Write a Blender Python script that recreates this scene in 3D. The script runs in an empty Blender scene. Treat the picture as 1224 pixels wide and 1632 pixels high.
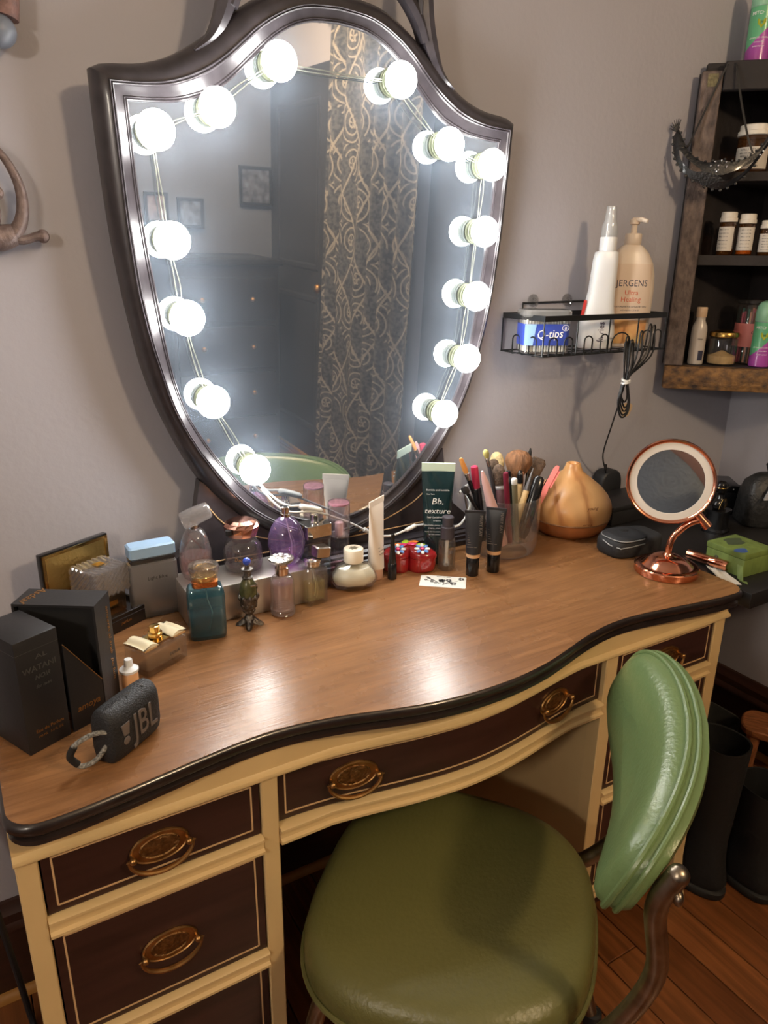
import bpy, bmesh, math, random
from math import pi, sin, cos, radians, atan2, sqrt
from mathutils import Vector, Matrix
random.seed(7)
SC = bpy.context.scene
COL = SC.collection

# ---------------------------------------------------------------- camera
cam_d = bpy.data.cameras.new('camera'); cam = bpy.data.objects.new('camera', cam_d); COL.objects.link(cam)
R3 = ((0.86086328, -0.1538881, 0.48500812), (-0.50869298, -0.28290306, 0.8131404), (0.01207765, -0.94672293, -0.32182265))
cam.matrix_world = Matrix(((R3[0][0], -R3[0][1], -R3[0][2], 0.0), (R3[1][0], -R3[1][1], -R3[1][2], 0.0),
                           (R3[2][0], -R3[2][1], -R3[2][2], 1.32), (0, 0, 0, 1)))
cam_d.sensor_fit = 'VERTICAL'; cam_d.sensor_height = 36.0; cam_d.lens = 36.0*1172.43/1632.0
cam_d.clip_start = 0.02; cam_d.clip_end = 50
SC.camera = cam
# ---------------------------------------------------------------- world, exposure, lamp power
wd = bpy.data.worlds.new('world'); SC.world = wd; wd.use_nodes = True
wd.node_tree.nodes['Background'].inputs[0].default_value = (1.0, 0.8, 0.62, 1)
wd.node_tree.nodes['Background'].inputs[1].default_value = 0.012
BULB_STRENGTH = 60.0
LAMP_POS = (1.05, -1.00, 2.20); LAMP_W = 50.0; LAMP_COL = (1.0, 0.74, 0.46); FILL_POS = (-1.15, -0.35, 1.72); FILL_W = 30.0; FILL_COL = (1.0, 0.88, 0.72)
vs = SC.view_settings
SC.display_settings.display_device = 'sRGB'
vs.view_transform = 'Standard'; vs.look = 'None'; vs.exposure = 0.0; vs.gamma = 1.0; vs.use_curve_mapping = False
cy = SC.cycles
cy.max_bounces = 14; cy.transparent_max_bounces = 32; cy.transmission_bounces = 10; cy.glossy_bounces = 6; cy.diffuse_bounces = 4
cy.caustics_reflective = False; cy.caustics_refractive = False; cy.sample_clamp_indirect = 4.0

# ---------------------------------------------------------------- materials
def lin(c):
    return tuple(((x/255.0)/12.92 if x <= 10 else (((x/255.0)+0.055)/1.055)**2.4) for x in c)
MATS = {}
def mat(name, c, rough=0.5, metal=0.0, spec=0.5, coat=0.0, var=0.0, vscale=20.0, bump=0.0, bscale=60.0, stretch=None, emit=None, sub=0.0, alpha=1.0, c2=None, sheen=0.0):
    if name in MATS: return MATS[name]
    m = bpy.data.materials.new(name); MATS[name] = m; m.use_nodes = True
    nt = m.node_tree; b = nt.nodes['Principled BSDF']
    col = lin(c) if max(c) > 1.0 else tuple(c)
    b.inputs['Base Color'].default_value = (*col, 1); b.inputs['Roughness'].default_value = rough
    b.inputs['Metallic'].default_value = metal; b.inputs['Specular IOR Level'].default_value = spec
    b.inputs['Coat Weight'].default_value = coat; b.inputs['Coat Roughness'].default_value = 0.12
    b.inputs['Subsurface Weight'].default_value = sub
    if sub: b.inputs['Subsurface Radius'].default_value = (0.006, 0.005, 0.004)
    b.inputs['Alpha'].default_value = alpha; b.inputs['Sheen Weight'].default_value = sheen
    if emit:
        b.inputs['Emission Color'].default_value = (*emit[0], 1); b.inputs['Emission Strength'].default_value = emit[1]
    if var or bump:
        tc = nt.nodes.new('ShaderNodeTexCoord'); mp = nt.nodes.new('ShaderNodeMapping')
        if stretch: mp.inputs['Scale'].default_value = stretch
        nt.links.new(tc.outputs['Object'], mp.inputs[0])
    if var:
        n = nt.nodes.new('ShaderNodeTexNoise'); n.inputs['Scale'].default_value = vscale; n.inputs['Detail'].default_value = 6
        nt.links.new(mp.outputs[0], n.inputs['Vector'])
        r = nt.nodes.new('ShaderNodeValToRGB'); r.color_ramp.elements[0].position = 0.3; r.color_ramp.elements[1].position = 0.7
        cc = lin(c2) if c2 else tuple(x*(1+var) for x in col)
        r.color_ramp.elements[0].color = (*[x*(1-var) for x in col], 1) if not c2 else (*col, 1)
        r.color_ramp.elements[1].color = (*cc, 1)
        nt.links.new(n.outputs['Fac'], r.inputs[0]); nt.links.new(r.outputs[0], b.inputs['Base Color'])
    if bump:
        n2 = nt.nodes.new('ShaderNodeTexNoise'); n2.inputs['Scale'].default_value = bscale; n2.inputs['Detail'].default_value = 5
        nt.links.new(mp.outputs[0], n2.inputs['Vector'])
        bp = nt.nodes.new('ShaderNodeBump'); bp.inputs['Strength'].default_value = bump; bp.inputs['Distance'].default_value = 0.004
        nt.links.new(n2.outputs['Fac'], bp.inputs['Height']); nt.links.new(bp.outputs[0], b.inputs['Normal'])
    return m
def glass(name, tint=(1, 1, 1), clear=0.6, rough=0.0, ior=1.45, body=None, bodycol=None):
    """clear glass: part passes straight, part refracts, fresnel sheen on top, optional diffuse body"""
    if name in MATS: return MATS[name]
    if body is None: body = .03  # small diffuse share mixed in to brighten clear glass
    if bodycol is None: bodycol = tuple(t_**.5*.9 for t_ in tint)
    m = bpy.data.materials.new(name); MATS[name] = m; m.use_nodes = True
    nt = m.node_tree; nt.nodes.remove(nt.nodes['Principled BSDF']); out = nt.nodes['Material Output']
    L = nt.links.new
    tint = tuple(t_**.6 for t_ in tint); clear = 1.0 if ior < 1.2 else clear+(1-clear)*.28
    tr = nt.nodes.new('ShaderNodeBsdfTransparent'); tr.inputs[0].default_value = (*tint, 1)
    rf = nt.nodes.new('ShaderNodeBsdfRefraction'); rf.inputs['Color'].default_value = (*tint, 1); rf.inputs['IOR'].default_value = ior; rf.inputs['Roughness'].default_value = rough
    mx = nt.nodes.new('ShaderNodeMixShader'); mx.inputs[0].default_value = clear
    L(rf.outputs[0], mx.inputs[1]); L(tr.outputs[0], mx.inputs[2])
    cur = mx.outputs[0]
    if body:
        d1 = nt.nodes.new('ShaderNodeBsdfDiffuse'); d1.inputs[0].default_value = (*bodycol, 1)
        d2 = nt.nodes.new('ShaderNodeBsdfTranslucent'); d2.inputs[0].default_value = (*bodycol, 1)
        df = nt.nodes.new('ShaderNodeMixShader'); df.inputs[0].default_value = .6; L(d1.outputs[0], df.inputs[1]); L(d2.outputs[0], df.inputs[2])
        m2 = nt.nodes.new('ShaderNodeMixShader'); m2.inputs[0].default_value = body
        L(cur, m2.inputs[1]); L(df.outputs[0], m2.inputs[2]); cur = m2.outputs[0]
    gl = nt.nodes.new('ShaderNodeBsdfGlossy'); gl.inputs['Roughness'].default_value = max(0.03, rough)
    lw = nt.nodes.new('ShaderNodeLayerWeight'); lw.inputs[0].default_value = .5      # thin-wall sheen: same from both sides of the wall
    pw = nt.nodes.new('ShaderNodeMath'); pw.operation = 'POWER'; pw.inputs[1].default_value = 2.6; L(lw.outputs['Facing'], pw.inputs[0])
    ma = nt.nodes.new('ShaderNodeMath'); ma.operation = 'MULTIPLY_ADD'; ma.inputs[1].default_value = .75; ma.inputs[2].default_value = .07; L(pw.outputs[0], ma.inputs[0])
    m3 = nt.nodes.new('ShaderNodeMixShader'); L(ma.outputs[0], m3.inputs[0]); L(cur, m3.inputs[1]); L(gl.outputs[0], m3.inputs[2])
    L(m3.outputs[0], out.inputs[0])
    return m

# ---------------------------------------------------------------- mesh helpers
class MB:
    def __init__(s): s.v = []; s.f = []
    def add(s, vs, fs, M=None):
        o = len(s.v)
        s.v += [tuple(M @ Vector(p)) if M else tuple(p) for p in vs]
        s.f += [tuple(i+o for i in f) for f in fs]
        return s
    def box(s, c, d, M=None):
        x, y, z = c; a, b, e = d[0]/2, d[1]/2, d[2]/2
        vs = [(x+i*a, y+j*b, z+k*e) for i in (-1, 1) for j in (-1, 1) for k in (-1, 1)]
        return s.add(vs, [(0, 1, 3, 2), (4, 6, 7, 5), (0, 4, 5, 1), (2, 3, 7, 6), (0, 2, 6, 4), (1, 5, 7, 3)], M)
    def loft(s, rings, c0=True, c1=True, M=None, closed=True, loop=False):
        n = len(rings[0]); vs = [p for r in rings for p in r]; fs = []
        m = len(rings)
        for k in range(m if loop else m-1):
            k2 = (k+1) % m
            for i in range(n if closed else n-1):
                j = (i+1) % n
                fs.append((k*n+i, k*n+j, k2*n+j, k2*n+i))
        if c0 and not loop: fs.append(tuple(range(n-1, -1, -1)))
        if c1 and not loop: fs.append(tuple((m-1)*n+i for i in range(n)))
        return s.add(vs, fs, M)
    def lathe(s, prof, n=24, M=None, c=(0, 0, 0), c0=True, c1=True):
        rings = [[(c[0]+max(r, 1e-5)*cos(2*pi*i/n), c[1]+max(r, 1e-5)*sin(2*pi*i/n), c[2]+z) for i in range(n)] for r, z in prof]
        return s.loft(rings, c0, c1, M)
    def tube(s, pts, r, n=8, closed=False, M=None):
        P = [Vector(p) for p in pts]; k = len(P)
        rr = r if isinstance(r, (list, tuple)) else [r]*k
        T = []
        for i in range(k):
            a = P[(i-1) % k] if (closed or i > 0) else P[i]; b = P[(i+1) % k] if (closed or i < k-1) else P[i]
            t = b-a; T.append(t.normalized() if t.length > 1e-9 else Vector((0, 0, 1)))
        u = T[0].orthogonal().normalized(); rings = []
        for i in range(k):
            u = u - T[i]*u.dot(T[i]); u = u.normalized() if u.length > 1e-6 else T[i].orthogonal().normalized()
            w = T[i].cross(u)
            rings.append([tuple(P[i]+(u*cos(2*pi*j/n)+w*sin(2*pi*j/n))*rr[i]) for j in range(n)])
        return s.loft(rings, M=M, loop=closed)
    def sphere(s, c, r, n=14, m=8, M=None):
        if not isinstance(r, (list, tuple)): r = (r, r, r)
        rings = [[(c[0]+r[0]*sin(max(.02, pi*k/m) if k < m else pi-.02)*cos(2*pi*i/n), c[1]+r[1]*sin(max(.02, pi*k/m) if k < m else pi-.02)*sin(2*pi*i/n), c[2]-r[2]*cos(pi*k/m)) for i in range(n)] for k in range(m+1)]
        return s.loft(rings, M=M)
    def prism(s, poly, z0, z1, M=None):
        return s.loft([[(x, y, z0) for x, y in poly], [(x, y, z1) for x, y in poly]], M=M)
    def build(s, name, m, parent=None, smooth=35, bevel=0, loc=None, seg=2, rz=0.0):
        me = bpy.data.meshes.new(name); me.from_pydata(s.v, [], s.f)
        bm = bmesh.new(); bm.from_mesh(me)
        bmesh.ops.recalc_face_normals(bm, faces=bm.faces)
        if bevel:
            ed = [e for e in bm.edges if len(e.link_faces) == 2 and e.calc_face_angle(0) > 0.6]
            bmesh.ops.bevel(bm, geom=ed, offset=bevel, segments=seg, affect='EDGES', profile=0.5, clamp_overlap=True)
        bm.to_mesh(me); bm.free()
        if smooth:
            me.shade_smooth(); me.set_sharp_from_angle(angle=radians(smooth))
        for x in (m if isinstance(m, (list, tuple)) else [m]): me.materials.append(x)
        o = bpy.data.objects.new(name, me); COL.objects.link(o)
        if parent: o.parent = parent
        if loc: o.location = loc
        if rz: o.rotation_euler = (0, 0, rz)
        return o
def tag(o, label, cat, group=None):
    o['label'] = label; o['category'] = cat
    if group: o['group'] = group
    return o
def thing(name, label, cat, loc=(0, 0, 0), rz=0.0, group=None, M=None):
    o = bpy.data.objects.new(name, None); COL.objects.link(o); o.empty_display_size = 0.02
    if M is not None: o.matrix_world = M
    else: o.location = loc; o.rotation_euler = (0, 0, rz)
    return tag(o, label, cat, group)
def struct(o):
    o['kind'] = 'structure'; return o
def face(x, y): return atan2(-x, y)          # local -y towards the room where one sits
def frame(o, right, up):
    r = Vector(right).normalized(); u = Vector(up).normalized(); n = r.cross(u)
    return Matrix(((r.x, u.x, n.x, o[0]), (r.y, u.y, n.y, o[1]), (r.z, u.z, n.z, o[2]), (0, 0, 0, 1)))
def rrect(w, d, r, n=4):
    r = min(r, w/2-1e-4, d/2-1e-4); pts = []
    for k, (sx, sy) in enumerate(((1, 1), (-1, 1), (-1, -1), (1, -1))):
        for i in range(n+1):
            a = pi/2*(k+i/n); pts.append((sx*(w/2-r)+r*cos(a), sy*(d/2-r)+r*sin(a)))
    return pts
def ring(p2, z): return [(x, y, z) for x, y in p2]
def rslab(mb, w, d, h, r, z0=0.0, e=0.002, M=None, n=4):
    """upright block with rounded plan corners and softened top and bottom edges"""
    rs = [ring(rrect(w-2*e, d-2*e, r, n), z0), ring(rrect(w, d, r, n), z0+e), ring(rrect(w, d, r, n), z0+h-e), ring(rrect(w-2*e, d-2*e, r, n), z0+h)]
    return mb.loft(rs, M=M)
def sup(a, b, p, n=48):
    out = []
    for i in range(n):
        t = 2*pi*i/n; c, s_ = cos(t), sin(t)
        out.append((a*math.copysign(abs(c)**(2/p), c), b*math.copysign(abs(s_)**(2/p), s_)))
    return out
def text(body, size, m, parent, M, name='lettering', wrap=None, sx=1.0, align='CENTER', shear=0.0, ext=0.0002):
    cu = bpy.data.curves.new('t', 'FONT'); cu.body = body; cu.size = size; cu.align_x = align; cu.align_y = 'CENTER'
    cu.extrude = ext; cu.resolution_u = 2; cu.shear = shear
    t = bpy.data.objects.new('t', cu); COL.objects.link(t)
    dg = bpy.context.evaluated_depsgraph_get()
    me = bpy.data.meshes.new_from_object(t.evaluated_get(dg)); me.name = name
    bpy.data.objects.remove(t); bpy.data.curves.remove(cu)
    for v in me.vertices:
        x, y, z = v.co; x *= sx
        if wrap:
            a = x/wrap; v.co = ((wrap+z)*sin(a), y, (wrap+z)*cos(a)-wrap)
        else: v.co = (x, y, z)
    me.transform(M); me.materials.clear(); me.materials.append(m)
    o = bpy.data.objects.new(name, me); COL.objects.link(o)
    if parent: o.parent = parent
    return o
def smooth_path(pts, k=6, closed=False):
    P = [Vector(p) for p in pts]; out = []; n = len(P)
    for i in range(n if closed else n-1):
        p0 = P[(i-1) % n] if closed or i > 0 else P[i]; p1 = P[i]; p2 = P[(i+1) % n]; p3 = P[(i+2) % n] if closed or i+2 < n else p2
        for j in range(k):
            t = j/k
            out.append(0.5*((2*p1)+(p2-p0)*t+(2*p0-5*p1+4*p2-p3)*t*t+(3*p1-p0-3*p2+p3)*t**3))
    if not closed: out.append(P[-1])
    return [tuple(p) for p in out]
def copy_tree(o, parent=None):
    c = o.copy(); COL.objects.link(c)
    if parent: c.parent = parent
    for ch in list(o.children): copy_tree(ch, c)
    return c
FRONT = lambda x, y, z: frame((x, y, z), (1, 0, 0), (0, 0, 1))      # text on a face that looks to local -y
TOPF = lambda x, y, z: frame((x, y, z), (1, 0, 0), (0, 1, 0))       # text lying on top

D = 0.76   # height of the desk top
# ================================================================ the room
def wall_mat(name, c):
    m = mat(name, c, 0.62, spec=0.35); nt = m.node_tree; b = nt.nodes['Principled BSDF']; L = nt.links.new
    tc = nt.nodes.new('ShaderNodeTexCoord'); mp = nt.nodes.new('ShaderNodeMapping'); mp.inputs['Scale'].default_value = (1, 1, 0.25); L(tc.outputs['Object'], mp.inputs[0])
    n1 = nt.nodes.new('ShaderNodeTexNoise'); n1.inputs['Scale'].default_value = 9; n1.inputs['Detail'].default_value = 8; L(mp.outputs[0], n1.inputs['Vector'])
    n2 = nt.nodes.new('ShaderNodeTexNoise'); n2.inputs['Scale'].default_value = 90; n2.inputs['Detail'].default_value = 4; L(tc.outputs['Object'], n2.inputs['Vector'])
    ad = nt.nodes.new('ShaderNodeMath'); ad.operation = 'MULTIPLY_ADD'; ad.inputs[1].default_value = 0.35; L(n2.outputs['Fac'], ad.inputs[0]); L(n1.outputs['Fac'], ad.inputs[2])
    bp = nt.nodes.new('ShaderNodeBump'); bp.inputs['Strength'].default_value = 0.28; bp.inputs['Distance'].default_value = 0.006; L(ad.outputs[0], bp.inputs['Height']); L(bp.outputs[0], b.inputs['Normal'])
    return m
M_WALL = wall_mat('painted_plaster', (174, 172, 180))
M_WALLF = wall_mat('dimmed_plaster', (104, 108, 118))  # wall plaster darkened in colour to stand in for dimmer light
M_CEIL = mat('ceiling_paint', (196, 190, 182), 0.8)
M_BASE = mat('dark_stained_trim', (58, 34, 26), 0.35, coat=0.3, var=0.25, vscale=12, stretch=(1, 1, 8))
M_SHOE = mat('honey_trim', (176, 124, 62), 0.4)
XL, XR, YB, YF, ZC = -1.7, 1.845, 1.245, -2.1, 2.42
struct(MB().box(((XL+XR)/2, YB+.06, ZC/2), (XR-XL+.24, .12, ZC)).build('wall_back', M_WALL))
struct(MB().box((XR+.06, (YB+YF)/2, ZC/2), (.12, YB-YF, ZC)).build('wall_right', M_WALL))
struct(MB().box((XL-.06, (YB+YF)/2, ZC/2), (.12, YB-YF, ZC)).build('wall_left', M_WALL))
struct(MB().box(((XL+XR)/2, YF-.06, ZC/2), (XR-XL+.24, .12, ZC)).build('wall_front', M_WALLF))
struct(MB().box(((XL+XR)/2, (YB+YF)/2, ZC+.05), (XR-XL+.24, YB-YF+.24, .1)).build('ceiling', M_CEIL))
floor = struct(MB().box(((XL+XR)/2, (YB+YF)/2, -.05), (XR-XL+.24, YB-YF+.24, .07)).build('floor', mat('subfloor', (26, 14, 8), 0.9)))
def plank_mat(name, c):
    m = mat(name, c, 0.36, coat=0.12); nt = m.node_tree; b = nt.nodes['Principled BSDF']; L = nt.links.new
    tc = nt.nodes.new('ShaderNodeTexCoord'); mp = nt.nodes.new('ShaderNodeMapping'); mp.inputs['Scale'].default_value = (60, 3, 20); L(tc.outputs['Object'], mp.inputs[0])
    n = nt.nodes.new('ShaderNodeTexNoise'); n.inputs['Scale'].default_value = 1.0; n.inputs['Detail'].default_value = 8; n.inputs['Distortion'].default_value = 0.8; L(mp.outputs[0], n.inputs['Vector'])
    r = nt.nodes.new('ShaderNodeValToRGB'); cl = lin(c)
    r.color_ramp.elements[0].position = .3; r.color_ramp.elements[0].color = (*[x*.55 for x in cl], 1); r.color_ramp.elements[1].position = .7; r.color_ramp.elements[1].color = (*[x*1.25 for x in cl], 1)
    L(n.outputs['Fac'], r.inputs[0]); L(r.outputs[0], b.inputs['Base Color'])
    return m
PL = [plank_mat('oak_plank_a', (128, 76, 40)), plank_mat('oak_plank_b', (116, 68, 36)), plank_mat('oak_plank_c', (138, 84, 46))]
x = XL; pw = 0.083; ci = 0
while x < XR-.005:
    w = min(pw, XR-x); y = YF
    cuts = sorted([YF, YF+.5+1.3*random.random(), YB])
    if random.random() < .6: cuts = sorted(cuts+[YF+2.0+1.0*random.random()])
    for a, b in zip(cuts[:-1], cuts[1:]):
        if b-a < .04: continue
        p = MB().box((0, 0, 0), (w-.0022, b-a-.002, .014)).build('floorboard', PL[(ci*7+int(b*13)) % 3], floor, bevel=.0012, seg=1, smooth=0)
        p.location = (x+w/2, (a+b)/2, -.0075+random.uniform(-.0003, .0003))
    x += pw; ci += 1
def baseboard(name, L_, M):
    prof = [(0, 0), (.018, 0), (.018, .012), (.0175, .14), (.0225, .148), (.0225, .156), (.016, .166), (.018, .176), (.018, .186), (.010, .196), (.006, .206), (.0, .208)]
    o = MB().loft([[(0, -d, z) for d, z in prof], [(L_, -d, z) for d, z in prof]], M=M).build(name, M_BASE)
    struct(o)
    q = [(.018, 0)]+[(.018+.014*cos(a*pi/10), .016*sin(a*pi/10)) for a in range(6)]+[(.018, .016)]
    MB().loft([[(0, -d, z) for d, z in q], [(L_, -d, z) for d, z in q]], M=M).build('quarter_round', M_SHOE, o)
baseboard('baseboard_back', XR-XL, Matrix.Translation((XL, YB, 0)))
baseboard('baseboard_right', YB-YF-.02, Matrix.Translation((XR, YB-.02, 0)) @ Matrix.Rotation(-pi/2, 4, 'Z'))
# ================================================================ kneehole desk
M_CREAM = mat('cream_paint', (214, 184, 132), 0.42, var=0.06, vscale=8, bump=0.05, bscale=40)
M_DARK = mat('black_brown_edge', (38, 30, 28), 0.28, coat=0.4, var=0.3, vscale=30)
def wood_top():
    m = mat('worn_walnut_veneer', (150, 98, 62), 0.34, spec=0.5); nt = m.node_tree; b = nt.nodes['Principled BSDF']; L = nt.links.new
    tc = nt.nodes.new('ShaderNodeTexCoord'); mp = nt.nodes.new('ShaderNodeMapping'); mp.inputs['Scale'].default_value = (3.2, 44, 8); mp.inputs['Rotation'].default_value = (0, 0, radians(-4)); L(tc.outputs['Object'], mp.inputs[0])
    n = nt.nodes.new('ShaderNodeTexNoise'); n.inputs['Scale'].default_value = 2.2; n.inputs['Detail'].default_value = 10; n.inputs['Roughness'].default_value = .68; n.inputs['Distortion'].default_value = .35; L(mp.outputs[0], n.inputs['Vector'])
    r = nt.nodes.new('ShaderNodeValToRGB'); e = r.color_ramp.elements
    e[0].position = .28; e[0].color = (*lin((116, 79, 48)), 1); e[1].position = .72; e[1].color = (*lin((158, 113, 73)), 1)
    L(n.outputs['Fac'], r.inputs[0])
    n2 = nt.nodes.new('ShaderNodeTexNoise'); n2.inputs['Scale'].default_value = 7; n2.inputs['Detail'].default_value = 5; L(tc.outputs['Object'], n2.inputs['Vector'])
    mx = nt.nodes.new('ShaderNodeMix'); mx.data_type = 'RGBA'; mx.blend_type = 'MULTIPLY'; mx.inputs[0].default_value = .3
    r2 = nt.nodes.new('ShaderNodeValToRGB'); r2.color_ramp.elements[0].position = .3; r2.color_ramp.elements[0].color = (.66, .62, .6, 1); r2.color_ramp.elements[1].position = .65; r2.color_ramp.elements[1].color = (1, 1, 1, 1)
    L(n2.outputs['Fac'], r2.inputs[0]); L(r.outputs[0], mx.inputs[6]); L(r2.outputs[0], mx.inputs[7]); L(mx.outputs[2], b.inputs['Base Color'])
    r3 = nt.nodes.new('ShaderNodeMapRange'); r3.inputs[3].default_value = .20; r3.inputs[4].default_value = .36; L(n2.outputs['Fac'], r3.inputs[0]); L(r3.outputs[0], b.inputs['Roughness'])
    n3 = nt.nodes.new('ShaderNodeTexNoise'); n3.inputs['Scale'].default_value = 3.0; n3.inputs['Detail'].default_value = 6; mp2 = nt.nodes.new('ShaderNodeMapping'); mp2.inputs['Scale'].default_value = (6, 120, 8); L(tc.outputs['Object'], mp2.inputs[0]); L(mp2.outputs[0], n3.inputs['Vector'])
    bp = nt.nodes.new('ShaderNodeBump'); bp.inputs['Strength'].default_value = .16; bp.inputs['Distance'].default_value = .002; L(n3.outputs['Fac'], bp.inputs['Height']); L(bp.outputs[0], b.inputs['Normal'])
    return m
M_TOP = wood_top()
def mahog(name, c):
    m = mat(name, c, 0.33, coat=0.15); nt = m.node_tree; b = nt.nodes['Principled BSDF']; L = nt.links.new
    tc = nt.nodes.new('ShaderNodeTexCoord'); mp = nt.nodes.new('ShaderNodeMapping'); mp.inputs['Scale'].default_value = (3, 20, 30); L(tc.outputs['Object'], mp.inputs[0])
    n = nt.nodes.new('ShaderNodeTexNoise'); n.inputs['Scale'].default_value = 1.5; n.inputs['Detail'].default_value = 7; L(mp.outputs[0], n.inputs['Vector'])
    r = nt.nodes.new('ShaderNodeValToRGB'); cl = lin(c); r.color_ramp.elements[0].position = .3; r.color_ramp.elements[0].color = (*[x*.6 for x in cl], 1); r.color_ramp.elements[1].position = .7; r.color_ramp.elements[1].color = (*[x*1.3 for x in cl], 1)
    L(n.outputs['Fac'], r.inputs[0]); L(r.outputs[0], b.inputs['Base Color'])
    return m
M_DRAW = mahog('dark_mahogany', (54, 32, 28))
M_INLAY = mat('pale_line_inlay', (206, 170, 126), 0.45)
M_BRASS = mat('aged_brass', (176, 134, 84), 0.38, metal=1.0, var=0.35, vscale=60)
M_BRASSD = mat('dark_brass_relief', (140, 106, 68), 0.42, metal=1.0, var=0.5, vscale=160, bump=0.9, bscale=160)
desk = thing('kneehole_desk', 'cream painted kneehole desk with worn walnut top and dark brown drawers', 'desk', (0, 0, 0))
XC = 0.595
KN = [(0, .686), (.05, .688), (.11, .697), (.16, .711), (.22, .729), (.28, .741), (.33, .743), (.38, .738), (.43, .731), (.48, .723), (.55, .714), (.62, .714)]
def ytop(x):
    s_ = abs(x-XC)
    for (a, ya), (b, yb) in zip(KN[:-1], KN[1:]):
        if a <= s_ <= b:
            t = (s_-a)/(b-a); return ya+(yb-ya)*t
    return KN[-1][1]
def ysm(x): return sum(ytop(x+k*.012)*w for k, w in ((-2, .15), (-1, .2), (0, .3), (1, .2), (2, .15)))
def top_outline(inset=0.0, n=72):
    x0, x1, yb, rc = -.021+inset, 1.211-inset, 1.212, .034
    pts = []
    us = [rc*(1-cos(pi/2*k/8)) for k in range(9)]
    xs = [x0+u for u in us]+[x0+rc+(x1-x0-2*rc)*i/n for i in range(1, n)]+[x1-u for u in reversed(us)]
    for x in xs:
        y = ysm(min(max(x, -.02), 1.21))+inset
        e = min(x-x0, x1-x)
        if e < rc: y += rc-sqrt(max(0, rc*rc-(rc-e)**2))
        pts.append((x, y))
    return pts+[(x1, yb), (x0, yb)]
MB().prism(top_outline(.004), D-.006, D).build('desk_top', M_TOP, desk, smooth=20)
ed = MB()
prof = [(.0042, D-.0004), (.0015, D-.002), (0, D-.006), (0, D-.012), (.003, D-.016), (.009, D-.0175), (.009, D-.020), (.0035, D-.023), (.003, D-.028), (.007, D-.031), (.016, D-.032)]
ed.loft([ring(top_outline(a), z) for a, z in prof], c0=False, c1=True)
ed.build('moulded_edge', M_DARK, desk, smooth=50)
def ybow(x):
    s_ = min(abs(x-XC), .30); return .7375-.0175*cos(pi*s_/.30)
YFR = .750
# carcass posts
for nm, xa, xb in (('front_post', -.018, .0055), ('front_post', .268, .2915), ('front_post', .8925, .9205), ('front_post', 1.1785, 1.2075)):
    xm = (xa+xb)/2; w = xb-xa
    prof = [(0, 0), (.0, .045), (.0, .09), (.0, .695)]
    outer = xm < .1 or xm > 1.1
    sg = -1 if xm < .6 else 1
    m = MB()
    if outer:   # flared bracket foot
        m.loft([[(xa+sg*f, YFR-f2, z), (xb+sg*f, YFR-f2, z), (xb+sg*f, YFR+.03, z), (xa+sg*f, YFR+.03, z)] for f, f2, z in ((.016, .012, 0), (.011, .008, .03), (.004, .003, .07), (0, 0, .12), (0, 0, .695))])
    else:
        m.loft([[(xa, YFR, z), (xb, YFR, z), (xb, YFR+.03, z), (xa, YFR+.03, z)] for z in (0.0, .695)])
    m.build(nm, M_CREAM, desk, bevel=.0015, seg=1)
for xa in (-.014, 1.1935):   # outer side panels, kneehole panels
    MB().box((xa+.005, (YFR+1.2)/2+.01, .405), (.010, 1.2-YFR-.03, .60)).build('side_panel', M_CREAM, desk)
for xa in (.276, .896):
    MB().box((xa+.005, (YFR+1.2)/2+.01, .40), (.012, 1.2-YFR-.03, .59)).build('kneehole_panel', M_CREAM, desk)
for xa in (-.010, 1.186):
    MB().box((xa+.007, 1.175, .35), (.028, .028, .695)).build('back_leg', M_CREAM, desk)
for xa, xb in ((-.014, .284), (.90, 1.204)):
    MB().box(((xa+xb)/2, 1.197, .41), (xb-xa, .006, .60)).build('back_panel', M_DRAW, desk)
    MB().box(((xa+xb)/2, .97, .118), (xb-xa-.02, .42, .012)).build('bottom_panel', M_DRAW, desk)
# apron under the top, following the serpentine front, with bead
def yfront(x):
    if x < .28 or x > .91: return YFR
    return min(YFR, ybow(x)+.0)
def strip(name, x0, x1, prof, m, n=40, parent=desk, yf=yfront, smooth=40):
    xs = [x0+(x1-x0)*i/n for i in range(n+1)]
    return MB().loft([[(x, yf(x)-d, z) for d, z in prof] for x in xs]).build(name, m, parent, smooth=smooth)
strip('apron', -.019, 1.2085, [(-.012, .729), (-.012, .690), (.004, .690), (.0075, .692), (.0085, .695), (.0075, .698), (.003, .700), (.001, .702), (.001, .729)], M_CREAM, n=80)
RAIL = lambda z0, z1: [(-.02, z0), (.003, z0), (.0065, z0+.002), (.0065, z0+.006), (.002, z0+.0085), (.001, (z0+z1)/2), (.002, z1-.0075), (.0055, z1-.0055), (.0055, z1-.002), (.003, z1), (-.02, z1)]
strip('lower_rail', .292, .892, RAIL(.577, .6025), M_CREAM)
for xa, xb in ((.0055, .268), (.9205, 1.1785)):
    for z0, z1 in ((.574, .6), (.375, .401), (.150, .172)):
        strip('drawer_rail', xa, xb, RAIL(z0, z1), M_CREAM, n=1, yf=lambda x: YFR)
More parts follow.
